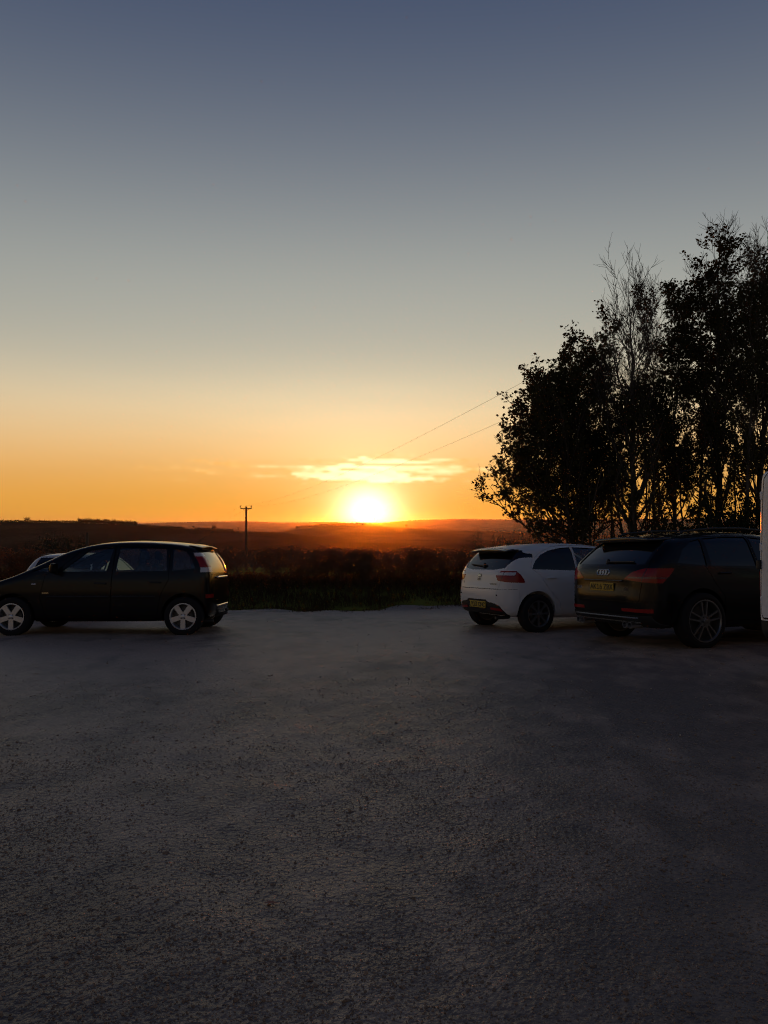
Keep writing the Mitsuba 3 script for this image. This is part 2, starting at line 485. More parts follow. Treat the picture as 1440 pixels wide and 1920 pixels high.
def leaves_mesh(R, tips, per, spread, size, proto, droop=0.8):
    P = np.repeat(np.asarray(tips), per, 0)
    n = len(P)
    off = R.normal(0, 1, (n, 3))
    off /= np.linalg.norm(off, axis=1, keepdims=True)
    P = P + off * (spread * R.uniform(0.15, 1, (n, 1)) ** 0.7) * [1, 1, 0.75]
    s = size * R.uniform(0.55, 1.15, (n, 1)) * np.ones(3)
    a, t = R.uniform(0, 2 * np.pi, n), R.uniform(-droop, droop, n) + R.choice([0, 0.7, -0.7], n)
    ca, sa, ct, st = np.cos(a), np.sin(a), np.cos(t), np.sin(t)
    z, o = np.zeros(n), np.ones(n)
    Rz = np.stack([ca, -sa, z, sa, ca, z, z, z, o], -1).reshape(n, 3, 3)
    Ry = np.stack([ct, z, st, z, o, z, -st, z, ct], -1).reshape(n, 3, 3)
    b = R.uniform(-.9, .9, n)
    cb, sb = np.cos(b), np.sin(b)
    Rx = np.stack([o, z, z, z, cb, -sb, z, sb, cb], -1).reshape(n, 3, 3)
    return scatter_instances(*proto, P, s, Rz @ Ry @ Rx)


def grow_tree(seed, base, height, lean=(0, 0), r0=0.09, n1=26, reach=1.6, first=0.18, shape=lambda t: 1.0, leaf_from=0.0, leaf_to=2.0, per=5, leaf=0.055, density=1.0, up=0.10, reach_bias=(0, 0)):
    """Slender deciduous tree: trunk, ascending limbs, twigs, leaf clusters. shape(t): reach of limbs at the height fraction t."""
    R = np.random.default_rng(seed)
    trunk, limbs, tips = Wood(), Wood(), []
    top = np.array([base[0] + lean[0], base[1] + lean[1], base[2] + height])
    n = 16
    t = np.linspace(0, 1, n + 1)
    wob = np.cumsum(R.normal(0, 0.035, (n + 1, 3)), 0) * [1, 1, 0]
    wob -= wob[0]
    axis = np.array(base) + (top - np.array(base)) * t[:, None] + wob * np.sqrt(height / 8)
    rad = r0 * (1 - 0.93 * t ** 0.8)
    rad[0] *= 1.35
    trunk.tube(axis, rad, 8)
    for k in range(n1):
        h = first + (1 - first) * ((k + R.uniform(0, 1)) / n1) ** 0.85
        h = min(h, 0.985)
        p = np.array([np.interp(h, t, axis[:, c]) for c in range(3)])
        rr = max(float(np.interp(h, t, rad)) * 0.5, 0.008)
        L = reach * shape(h) * R.uniform(0.7, 1.2)
        g = R.uniform(0, 2 * np.pi)
        d = unit([math.cos(g) + reach_bias[0], math.sin(g) + reach_bias[1], R.uniform(0.5, 1.1)])
        ns = 7
        pts, dd = wander(R, p, d, L, ns, 0.10, up)
        limbs.tube(pts, np.linspace(rr, rr * 0.25, ns + 1), 4)
        m = int(max(3, L * 5.5))
        for q in range(m):
            u = R.uniform(0.18, 1.0)
            i = min(int(u * ns), ns - 1)
            s = pts[i] + (pts[i + 1] - pts[i]) * (u * ns - i)
            d2 = side_dir(R, unit(pts[i + 1] - pts[i]), R.uniform(0.45, 1.0))
            d2 = unit(d2 + [0, 0, 0.35])
            L2 = R.uniform(0.3, 0.75) * min(1.0, 0.45 + L * 0.4)
            tw, _ = wander(R, s, d2, L2, 5, 0.10, 0.13)
            limbs.tube(tw, np.linspace(rr * 0.35 + 0.003, 0.0028, 6), 3)
            hz = (tw[-1][2] - base[2]) / height
            for e in range(3):
                j = R.integers(1, 5)
                d3 = side_dir(R, unit(tw[j + 1] - tw[j]), R.uniform(0.4, 0.9))
                tt, _ = wander(R, tw[j], d3, R.uniform(0.12, 0.34), 2, 0.10, 0.2)
                limbs.tube(tt, [0.0045, 0.0036, 0.0025], 3)
                if leaf_from <= hz <= leaf_to and R.uniform() < density:
                    tips += [tt[-1], tt[1]]
            if leaf_from <= hz <= leaf_to and R.uniform() < density:
                tips += [tw[-1], tw[3]]
    crown = leaves_mesh(R, tips, per, 0.13, leaf, MAPLE) if tips else None
    return trunk.mesh(), limbs.mesh(), crown


def plant_tree(name, label, cat, group, seed, base, height, leafm='maple_leaf', **kw):
    tr, li, cr = grow_tree(seed, base, height, **kw)
    k = thing(name, label, cat, None, group)
    part(k, 'trunk', tr, 'bark', True)
    part(k, 'branches', li, 'bark', True)
    if cr is not None:
        part(k, 'crown', cr, leafm, False)
    return k


def build_trees():
    G = None
    bell = lambda t: 0.35 + 1.0 * math.sin(math.pi * min(1, max(0, (t - 0.02) / 0.98)) ** 0.9) ** 0.8
    upr = lambda t: 0.25 + 0.85 * math.sin(math.pi * min(1, t * 0.92 + 0.04)) ** 0.8
    g = lambda x, y: float(land_z(np.array([x]), np.array([y]))[0])

    def base(px, D):
        x = at_px(px, D)
        return (x, D, g(x, D) - 0.1)
    grp = 'trees along the right of the car park'
    low = lambda t: 0.98 + 0.36 * math.exp(-((t - 0.30) / 0.2) ** 2) - 0.95 * max(0, t - 0.55)
    tap = lambda t: 1.0 - 0.55 * max(0, t - 0.55) / 0.45
    plant_tree('maple_tree', 'leafy maple at the left end of the row, its crown leaning out towards the sun', 'tree', grp, 11, base(1086, 17.6), 4.9, lean=(-0.25, 0.3),
               r0=0.09, n1=60, reach=1.75, first=0.16, shape=low, density=0.72, per=5, leaf=0.064, reach_bias=(-0.72, 0))
    plant_tree('maple_tree', 'low leafy maple with a thin trunk right behind the white hatchback', 'tree', grp, 12, base(1062, 18.8), 5.2, lean=(-0.7, 0.2),
               r0=0.05, n1=37, reach=1.55, first=0.24, shape=low, density=0.62, per=5, leaf=0.062)
    plant_tree('bare_topped_tree', 'tall tree with a fan of bare budding twigs above its leaves', 'tree', grp, 13, base(1192, 17.2), 7.2, lean=(-0.2, 0.4),
               r0=0.12, n1=66, reach=1.7, first=0.12, shape=lambda t: 1.05 - 0.4 * t, leaf_to=0.74, per=4, leaf=0.056, density=0.5, up=0.26)
    plant_tree('maple_tree', 'mid height leafy maple between the low maple and the bare topped tree', 'tree', grp, 14, base(1118, 19.0), 6.1, lean=(0.0, 0.2),
               r0=0.06, n1=58, reach=1.5, first=0.22, shape=tap, per=5, leaf=0.060, density=0.72)
    plant_tree('tall_tree', 'tallest tree of the row, leafy up to its ragged pointed top', 'tree', grp, 15, base(1352, 17.8), 8.85, lean=(-0.1, 0.2),
               r0=0.11, n1=78, reach=1.35, first=0.18, shape=tap, per=5, leaf=0.058, leaf_to=1.01, density=0.66, up=0.24)
    plant_tree('tall_tree', 'slender leafy tree just left of the tallest one', 'tree', grp, 16, base(1262, 18.2), 7.4, lean=(0.25, 0.3),
               r0=0.075, n1=60, reach=1.2, first=0.22, shape=tap, per=5, leaf=0.058, density=0.85, up=0.16)
    plant_tree('tall_tree', 'tall leafy tree cut by the right edge of the picture', 'tree', grp, 17, base(1435, 18.0), 8.5, lean=(0.1, 0.2),
               r0=0.10, n1=68, reach=1.3, first=0.25, shape=tap, per=5, leaf=0.058, leaf_to=1.0, density=0.64, up=0.24)
    plant_tree('tall_tree', 'slim forked tree between the tallest tree and the right edge', 'tree', grp, 18, base(1392, 16.6), 7.9, lean=(0.3, 0.2),
               r0=0.06, n1=44, reach=1.0, first=0.34, shape=tap, per=5, leaf=0.058, leaf_to=0.94, density=0.52, up=0.2)
    plant_tree('tall_tree', 'thin straight tree behind the rear of the sport utility car', 'tree', grp, 19, base(1305, 19.4), 8.3, lean=(0.1, 0.1),
               r0=0.06, n1=49, reach=1.1, first=0.28, shape=tap, per=5, leaf=0.058, leaf_to=0.94, density=0.52, up=0.2)
    plant_tree('tall_tree', 'twiggy half leafed tree filling the gap right of the bare topped tree', 'tree', grp, 20, base(1228, 19.6), 7.7, lean=(0.0, 0.1),
               r0=0.06, n1=60, reach=1.3, first=0.28, shape=tap, per=5, leaf=0.058, leaf_to=0.72, density=0.45, up=0.22)
    for px, D, h, sd, lab in ((1158, 20.0, 7.1, 31, 'left of the bare topped tree trunk'), (1205, 20.4, 8.0, 32, 'right of the bare topped tree trunk'), (1110, 20.2, 6.0, 33, 'behind the leaning maple trunk'),
                              (1330, 20.5, 8.0, 34, 'left of the tallest tree trunk'), (1415, 20.6, 8.0, 35, 'left of the white van')):
        plant_tree('sapling', 'thin dark sapling stem in the back row, ' + lab, 'tree', 'thin saplings in the back row', sd, base(px, D), h, lean=(R0.uniform(-.4, .4), 0.2),
                   r0=0.032, n1=27, reach=0.85, first=0.28, shape=upr, per=6, leaf=0.056, density=0.42, up=0.2)
    for px, D, h, sd, lab in ((1072, 19.9, 4.6, 61, 'under the leaning maple'), (1146, 19.3, 6.0, 62, 'left of the bare topped tree'), (1180, 20.6, 6.6, 63, 'close behind the bare topped tree'),
                              (1242, 20.2, 7.2, 64, 'left of the slender leafy tree'), (1284, 20.6, 7.4, 65, 'right of the slender leafy tree'), (1372, 20.2, 7.8, 66, 'just right of the tallest tree trunk')):
        plant_tree('bare_sapling', 'thin nearly bare sapling stem in the back row, ' + lab, 'tree', 'thin bare saplings in the back row', sd, base(px, D), h, lean=(R0.uniform(-.35, .35), 0.2),
                   r0=0.036, n1=26, reach=0.9, first=0.2, shape=upr, per=3, leaf=0.05, density=0.14, up=0.26)
    # bare shrub at the left foot of the row
    for px, D, s, lab in ((955, 19.6, 5, 'bare twiggy shrub at the left foot of the tree row'), (1010, 19.4, 6, 'bare twiggy shrub under the leaning maple')):
        x, y, z = base(px, D)
        R, W, tw = np.random.default_rng(s), Wood(), Wood()
        for k in range(34):
            d = unit([R.normal(-0.25, 0.55), R.normal(0, 0.4), 1.0])
            pts, dd = wander(R, (x + R.normal(0, .12), y + R.normal(0, .12), z), d, R.uniform(1.0, 2.1), 8, 0.10, 0.02)
            W.tube(pts, np.linspace(0.013, 0.003, 9), 4)
            for q in range(7):
                i = R.integers(2, 8)
                t2, _ = wander(R, pts[i], side_dir(R, unit(pts[i] - pts[i - 1]), 0.6), R.uniform(.15, .5), 4, 0.12, 0.05)
                tw.tube(t2, np.linspace(0.005, 0.0022, 5), 3)
        k = thing('bare_shrub', lab, 'shrub')
        part(k, 'stems', W.mesh(), 'bark', True)
        part(k, 'twigs', tw.mesh(), 'bark', True)
    # dark thicket on the right
    for i, (px, D, w, h, lab) in enumerate(((1235, 16.2, 1.0, 1.95, 'leftmost dark evergreen bush behind the sport utility car'), (1315, 16.0, 1.1, 2.45, 'middle dark evergreen bush behind the sport utility car roof'),
                                            (1405, 15.8, 1.2, 2.75, 'dark evergreen bush beside the white van at the right edge'))):
        x, y, z = base(px, D)
        R, W = np.random.default_rng(40 + i), Wood()
        tips = []
        for k in range(60):
            a, rr = R.uniform(0, 2 * np.pi), R.uniform(0, 1) ** .5
            e = np.array([x + math.cos(a) * rr * w, y + math.sin(a) * rr * w * 0.6, z + h * (1 - 0.35 * rr * rr) * R.uniform(0.75, 1.04)])
            b = np.array([x + math.cos(a) * rr * w * 0.5, y + math.sin(a) * rr * w * 0.3, z])
            pts = b + (e - b) * np.linspace(0, 1, 7)[:, None] + R.normal(0, 0.04, (7, 3))
            W.tube(pts, np.linspace(0.018, 0.004, 7), 4)
            for q in range(26):
                u = R.uniform(0.08, 1)
                tips.append(b + (e - b) * u + R.normal(0, 0.13, 3))
        k = thing('evergreen_bush', lab, 'bush')
        part(k, 'stems', W.mesh(), 'bark', True)
        part(k, 'foliage', leaves_mesh(R, tips, 7, 0.14, 0.052, OVAL, 1.2), 'dark_leaf')


R0 = np.random.default_rng(99)
build_trees()


# ------------------------------------------------------------------ hedge, verge
def hedge_bush(seed):
    """Laid, flail-cut hawthorn about a metre tall: crooked stems, a dense twiggy top, few leaves."""
    R, W, tw, tips = np.random.default_rng(seed), Wood(), Wood(), []
    H = 1.12
    for k in range(R.integers(3, 6)):
        p = (R.uniform(-.42, .42), R.normal(0, .12), -0.1)
        d = unit([R.normal(0, .28), R.normal(0, .18), 1])
        pts, _ = wander(R, p, d, R.uniform(.8, 1.2), 8, 0.2, 0.05)
        r = R.uniform(0.016, 0.034)
        W.tube(pts, np.linspace(r, r * 0.35, 9), 6)
        for q in range(9):
            i = R.integers(3, 9)
            t2, _ = wander(R, pts[i], side_dir(R, unit(pts[i] - pts[i - 1]), R.uniform(.5, 1.1)), R.uniform(.25, .6), 5, 0.2, 0.12)
            t2[:, 2] = np.minimum(t2[:, 2], H + R.uniform(-.1, .12))
            W.tube(t2, np.linspace(r * 0.4, 0.005, 6), 3)
            for e in range(7):
                j = R.integers(1, 6)
                t3, _ = wander(R, t2[j], side_dir(R, unit(t2[j] - t2[j - 1] + 1e-6), R.uniform(.5, 1.2)), R.uniform(.1, .34), 2, 0.25, 0.18)
                t3[:, 2] = np.minimum(t3[:, 2], H + R.uniform(-.06, .2))
                tw.tube(t3, [0.0055, 0.0048, 0.0035], 3)
                if t3[-1][2] > 0.42 or R.uniform() < 0.25:
                    tips += [t3[-1], t3[1]]
    for k in range(34):
        x = R.uniform(-.5, .5)
        a = np.array([x, R.normal(0, .15), R.uniform(.30, .65)])
        b = np.array([x + R.normal(0, .12), R.normal(0, .17), H + R.uniform(-.10, .13)])
        pts = a + (b - a) * np.linspace(0, 1, 5)[:, None] + R.normal(0, .018, (5, 3))
        tw.tube(pts, np.linspace(.008, .003, 5), 3)
        tips += [pts[2], pts[3], pts[4] - [0, 0, .05]]
    return W.mesh(), tw.mesh(), leaves_mesh(R, tips, 4, 0.06, 0.021, OVAL, 1.3)


def build_hedge():
    kinds = [[mikit.ply(W, 'hedge_twig', True), mikit.ply(t, 'hedge_twig', True), mikit.ply(l, 'hedge_leaf')] for W, t, l in (hedge_bush(s) for s in range(50, 58))]
    xs = np.arange(-17.5, 7.0, 0.50)
    for i, x in enumerate(xs):
        x = x + R0.uniform(-.13, .13)
        if -3.35 < x < -2.75 or -4.35 < x < -3.95:
            continue
        y = 21.1 + R0.uniform(-.14, .14) + 0.01 * x
        z = float(land_z(np.array([x]), np.array([y]))[0])
        s = R0.uniform(.68, .79)
        tw = T().translate([x, y, z]).rotate([0, 0, 1], R0.uniform(-35, 35) + 180 * R0.integers(0, 2)).scale([1.0, 1.0, s])
        k = thing('hawthorn_bush', 'clipped twiggy hawthorn bush, one of the long field hedge behind the cars', 'bush', tw, 'hawthorn bushes of the field hedge')
        for nm, d in zip(('stem', 'twigs', 'foliage'), kinds[R0.integers(0, 8)]):
            scene[f'{k}__{nm}'] = {**d, 'to_world': tw}
    # one taller clump far left, behind the white hatchback
    R, W, tips = np.random.default_rng(77), Wood(), []
    x, y = at_px(125, 21.5), 21.5
    z = float(land_z(np.array([x]), np.array([y]))[0])
    for q in range(40):
        pts, _ = wander(R, (x + R.normal(0, .35), y + R.normal(0, .2), z), unit([R.normal(0, .35), R.normal(0, .3), 1]), R.uniform(.9, 1.42), 7, .16, .02)
        W.tube(pts, np.linspace(.016, .004, 8), 4)
        tips += [pts[i] + R.normal(0, .08, 3) for i in range(3, 8) for _ in range(3)]
    k = thing('leafy_bush', 'rounded dark bush rising above the hedge behind the black car bonnet', 'bush')
    part(k, 'stems', W.mesh(), 'bark', True)
    part(k, 'foliage', leaves_mesh(R, tips, 4, .12, .028, OVAL, 1.3), 'dark_leaf')
    # nettles and brambles along the foot of the hedge
    n = 7000
    x = rng.uniform(-19, 8.5, n)
    y = 20.75 + rng.normal(0, .28, n)
    p = np.stack([x, y, x * 0], -1)
    gap = np.exp(-((x + 3.05) / 0.45) ** 2) + np.exp(-((x + 4.15) / 0.4) ** 2)
    hh = (0.26 + 0.32 * meshkit.fbm(p * 0.8, 3, 31)) * (1 - 0.4 * gap)
    z = land_z(x, y)
    W, tips = Wood(), []
    for i in range(n):
        q = np.array([x[i], y[i], z[i] - .03])
        e = q + [rng.normal(0, .07), rng.normal(0, .07), hh[i] * rng.uniform(.7, 1.15)]
        if i % 2 == 0:
            W.tube([q, (q + e) / 2 + rng.normal(0, .02, 3), e], [.005, .004, .002], 3)
        tips += [q + (e - q) * u for u in (.45, .8, 1.0)]
    stuff('undergrowth', join([W.mesh(), leaves_mesh(rng, tips, 2, .05, .030, OVAL, 1.2)]), 'hedge_leaf', 'dark nettles and brambles along the foot of the hedge', 'undergrowth')
    # verge grass
    n = 75000
    x = rng.uniform(-20, 9.5, n)
    e = lot_edge(x)
    u = rng.uniform(0, 1, n) ** 1.1
    y = e - 0.9 + u * (23.6 - e + 0.7)
    p = np.stack([x, y, x * 0], -1)
    keep = rng.uniform(0, 1, n) < np.clip(2.6 * (meshkit.fbm(p * 1.1, 3, 12) - 0.30) + np.clip((y - e) * 0.8, -0.75, 1), 0, 1)
    x, y, e = x[keep], y[keep], e[keep]
    n = len(x)
    z = np.maximum(land_z(x, y) - 0.02, np.where(y < e + .1, park_z(x, y), -9))
    h = rng.uniform(.05, .16, n) * (0.45 + np.clip((y - e) / 1.3, 0, 1) * (0.8 + 1.0 * meshkit.fbm(np.stack([x, y, x * 0], -1) * 0.9, 2, 13)))
    a = rng.uniform(0, 2 * np.pi, n)
    w = rng.uniform(.004, .010, n)
    b = rng.uniform(.1, .6, n) * h
    ca, sa = np.cos(a), np.sin(a)
    P = np.stack([x, y, z], -1)
    side = np.stack([-sa, ca, a * 0], -1) * w[:, None]
    out = np.stack([ca * b, sa * b, h], -1)
    v = np.stack([P - side, P + side, P + out * [.4, .4, .62] + side * .8, P + out * [.4, .4, .62] - side * .8, P + out], 1)
    f = np.array([[0, 1, 2], [0, 2, 3], [3, 2, 4]])[None] + (np.arange(n) * 5)[:, None, None]
    stuff('verge_grass', (v.reshape(-1, 3), f.reshape(-1, 3)), 'grass_blade', 'rough dark grass on the bank between gravel and hedge', 'grass')


build_hedge()


# ------------------------------------------------------------------ pole, wires, post
def cyl(p0, p1, r0, r1=None, sides=14, caps=True):
    p0, p1 = np.asarray(p0, float), np.asarray(p1, float)
    m = m3.Manifold.cylinder(float(np.linalg.norm(p1 - p0)), r0, r0 if r1 is None else r1, sides)
    d = unit(p1 - p0)
    a = unit(np.cross(d, [0, 0, 1.0] if abs(d[2]) < .9 else [1.0, 0, 0]))
    b = np.cross(d, a)
    return m.transform(np.column_stack([a, b, d, p0]))


def mbox(c, s, r=0.0):
    c, s = np.asarray(c, float), np.asarray(s, float)
    if r <= 0:
        return m3.Manifold.cube(tuple(s), True).translate(tuple(c))
    ball = m3.Manifold.sphere(r, 8)
    return m3.Manifold.batch_hull([ball.translate(tuple(c + np.array([i, j, k]) * (s / 2 - r))) for i in (-1, 1) for j in (-1, 1) for k in (-1, 1)])


def build_pole():
    px, py = at_px(461.5, 100), 100.0
    gz = float(land_z(np.array([px]), np.array([py]))[0])
    top = CAM_Z + (980 - 951) / 1442 * 100
    k = thing('utility_pole', 'wooden utility pole with crossarm standing in the field against the sunset', 'utility pole')
    part(k, 'pole', cyl((px, py, gz - .3), (px, py, top + .1), .17, .12, 12), 'weathered_wood', 40)
    d = unit([0.95, 0.30, 0])
    ca, zc = np.array([px, py, top - .16]), top - .16
    part(k, 'crossarm', mbox((0, 0, 0), (1.5, .1, .11)).rotate((0, 0, math.degrees(math.atan2(d[1], d[0])))).translate((px + .02, py - .17, zc)), 'weathered_wood')
    ends = []
    for s in (-1, 1):
        q = np.array([px, py - .17, zc]) + d * .70 * s
        part(k, 'insulator', m3.Manifold.batch_boolean([cyl(q + [0, 0, .05], q + [0, 0, .18], .02), cyl(q + [0, 0, .16], q + [0, 0, .30], .07, .05), cyl(q + [0, 0, .30], q + [0, 0, .36], .045, .06)], m3.OpType.Add), 'ceramic', 30)
        part(k, 'brace', cyl(np.array([px, py - .12, zc - .5]), np.array([px, py - .17, zc]) + d * .42 * s, .018, sides=6), 'wire_metal')
        ends.append(q + [0, 0, .33])
    far = np.array([-52.0, 190.0, float(land_z(np.array([-52.0]), np.array([190.0]))[0]) + 8.0])
    near = [np.array([9.2, 12.0, 7.75]), np.array([9.9, 12.3, 7.0])]
    for i, s in enumerate((-1, 1)):
        W = Wood()
        t = np.linspace(0, 1, 60)
        a, b = ends[i], near[i]
        pts = a + (b - a) * t[:, None]
        pts[:, 2] -= 4 * 1.35 * t * (1 - t)
        W.tube(pts, .0048, 5)
        pts = a + (far + d * .7 * s - a) * t[:, None]
        pts[:, 2] -= 4 * 1.0 * t * (1 - t)
        W.tube(pts, .0060, 4)
        k2 = thing('power_line', ('upper' if i == 0 else 'lower') + ' of the two thin wires running from the utility pole to the right', 'power line')
        put(k2, W.mesh(), 'wire_metal')
    x, y = at_px(164, 38), 38.0
    gz = float(land_z(np.array([x]), np.array([y]))[0])
    k3 = thing('fence_post', 'single dark wooden post in the field above the black car roof', 'post')
    zt = CAM_Z + (980 - 997.5) / 1442 * 38
    put(k3, m3.Manifold.batch_hull([mbox((x, y, gz), (.10, .10, .2)), mbox((x, y, zt - .06), (.095, .095, .04)), mbox((x, y, zt - .02), (.06, .06, .04))]), 'weathered_wood')


build_pole()


# ------------------------------------------------------------------ far trees
def blob_tree(seed, c, w, h, n=260, trunk=1.0, leaf=None):
    """Far tree: short trunk and limbs, a ragged crown of leaf clumps."""
    R, W, tips = np.random.default_rng(seed), Wood(), []
    x, y, z = c
    W.tube([(x, y, z - .4), (x, y, z + h * .3), (x + R.normal(0, .03) * w, y, z + h * .6)], [w * .05, w * .04, w * .02], 5)
    for k in range(14):
        a, e = R.uniform(0, 2 * np.pi), R.uniform(.1, 1.2)
        L = R.uniform(.3, .5)
        q = np.array([x, y, z + h * .35 * trunk]) + np.array([math.cos(a) * math.cos(e) * w * L, math.sin(a) * math.cos(e) * w * L, math.sin(e) * h * (1 - .36 * trunk) * R.uniform(.7, 1.05)])
        b = np.array([x, y, z + h * (R.uniform(.2, .45) if trunk == 1 else R.uniform(-.1, .3))])
        pts = b + (q - b) * np.linspace(0, 1, 5)[:, None] + R.normal(0, .02 * w, (5, 3))
        W.tube(pts, np.linspace(w * .018, w * .006, 5), 3)
        for u in R.uniform(.35, 1.1, n // 14):
            tips.append(b + (q - b) * u + R.normal(0, .055 * w, 3))
    return W.mesh(), leaves_mesh(R, tips, 1, .02 * w, leaf or w * .045, OVAL, 1.4)


def build_far_trees():
    Rf = np.random.default_rng(5)

    def crest(px, D):
        x = at_px(px, D)
        return np.array([x, D, float(land_z(np.array([x]), np.array([D]))[0])])
    singles = ((52, 546, 12, 5.0, 4.2, 'small round tree alone on the left skyline'), (362, 549, 7, 3.0, 3.0, 'leftmost round bush on the skyline right of the wood'),
               (401, 551, 9, 4.4, 3.8, 'round tree on the skyline left of the utility pole'), (447, 553, 5, 2.6, 3.0, 'small open tree on the skyline beside the utility pole'),
               (222, 300, 22, 4.2, 4.0, 'faint bare tree in the middle of the left field'), (762, 1495, 14, 9, 8.5, 'lone tree on the crest right of the setting sun'))
    for i, (px, D, s, w, h, lab) in enumerate(singles):
        W, L = blob_tree(100 + i, crest(px, D), w, h, 420)
        k = thing('field_tree', lab, 'tree')
        part(k, 'trunk', W, 'bark')
        part(k, 'crown', L, 'far_foliage')
    # woods and hedgerows that read as one mass

    def mass(name, pxs, D, w, h, lab, n=120, seed=3):
        Rm = np.random.default_rng(seed)
        out = []
        for px in pxs:
            c = crest(px, D + Rm.uniform(-6, 10))
            a, b = blob_tree(int(Rm.integers(1e6)), c, w * Rm.uniform(.8, 1.3), h * Rm.uniform(.62, 1.15), n, .15, w * .09)
            out += [a, b]
        stuff(name, join(out), 'far_foliage', lab, 'wood')
    mass('far_wood', np.linspace(149, 257, 40), 548, 4.6, 3.7, 'dark wood on the skyline left of the utility pole', 170)
    mass('far_hedgerow', np.concatenate([np.linspace(118, 150, 9), np.linspace(0, 112, 34), np.linspace(262, 345, 30), np.linspace(368, 436, 22)]), 549, 3.8, 1.5, 'thin dark hedgerow running along the left skyline', 70, 8)
    mass('hilltop_wood', np.linspace(556, 684, 40), 1492, 8.5, 6.6, 'wood on top of the rounded hill under the setting sun', 130, 9)
    mass('field_hedgerow', np.concatenate([np.linspace(-10, 45, 12), np.linspace(95, 118, 6)]), 260, 3.0, 1.6, 'dark patch of scrub across the left field', 90, 10)
    mass('plain_hedgerow', np.linspace(860, 1010, 40) + Rf.uniform(-3, 3, 40), 3000, 16, 9, 'faint line of trees across the hazy plain right of the sun', 60, 12)


build_far_trees()

# ------------------------------------------------------------------ vehicles
def chaikin(poly, it=1):
    p = np.asarray(poly, float)
    for _ in range(it):
        q = np.roll(p, -1, 0)
        p = np.stack([0.75 * p + 0.25 * q, 0.25 * p + 0.75 * q], 1).reshape(-1, 2)
    return p


def poly_sdf(poly, a, b):
    """Signed distance (negative inside) of the points (a, b) to a polygon."""
    p = np.asarray(poly, float)
    q = np.roll(p, -1, 0)
    out = np.empty(a.shape)
    for s in range(0, len(a), 20000):
        A, B = a[s:s + 20000, None], b[s:s + 20000, None]
        e = q - p
        w0, w1 = A - p[:, 0], B - p[:, 1]
        t = np.clip((w0 * e[:, 0] + w1 * e[:, 1]) / (e ** 2).sum(1), 0, 1)
        d = ((w0 - t * e[:, 0]) ** 2 + (w1 - t * e[:, 1]) ** 2).min(1)
        wn = (((p[:, 1] > B) != (q[:, 1] > B)) & (A < e[:, 0] * (B - p[:, 1]) / np.where(np.abs(e[:, 1]) < 1e-12, 1e-12, e[:, 1]) + p[:, 0])).sum(1) % 2
        out[s:s + 20000] = np.sqrt(d) * np.where(wn == 1, -1, 1)
    return out


def smax(a, b, k):
    h = np.maximum(k - np.abs(a - b), 0) / k
    return np.maximum(a, b) + h * h * k * 0.25


def xsec(poly):
    return m3.CrossSection([np.asarray(poly, float)], m3.FillRule.NonZero)


def side_prism(poly, y0=-2.0, y1=2.0):
    return xsec(poly).extrude(y1 - y0).rotate((90, 0, 0)).translate((0, y1, 0))


def rear_prism(poly, x0=-2.0, x1=1.0):
    return xsec(poly).extrude(x1 - x0).transform(np.array([[0, 0, 1, x0], [1, 0, 0, 0], [0, 1, 0, 0.0]]))


def grow(poly, d):
    g = sg.Polygon(poly).buffer(d, join_style=1, quad_segs=3)
    return np.array(g.exterior.coords)[:-1]


def line_prism(line, w):
    return np.array(sg.LineString(line).buffer(w / 2, cap_style=2, join_style=1).exterior.coords)[:-1]


def mirror_y(m):
    return m.mirror((0, 1, 0))


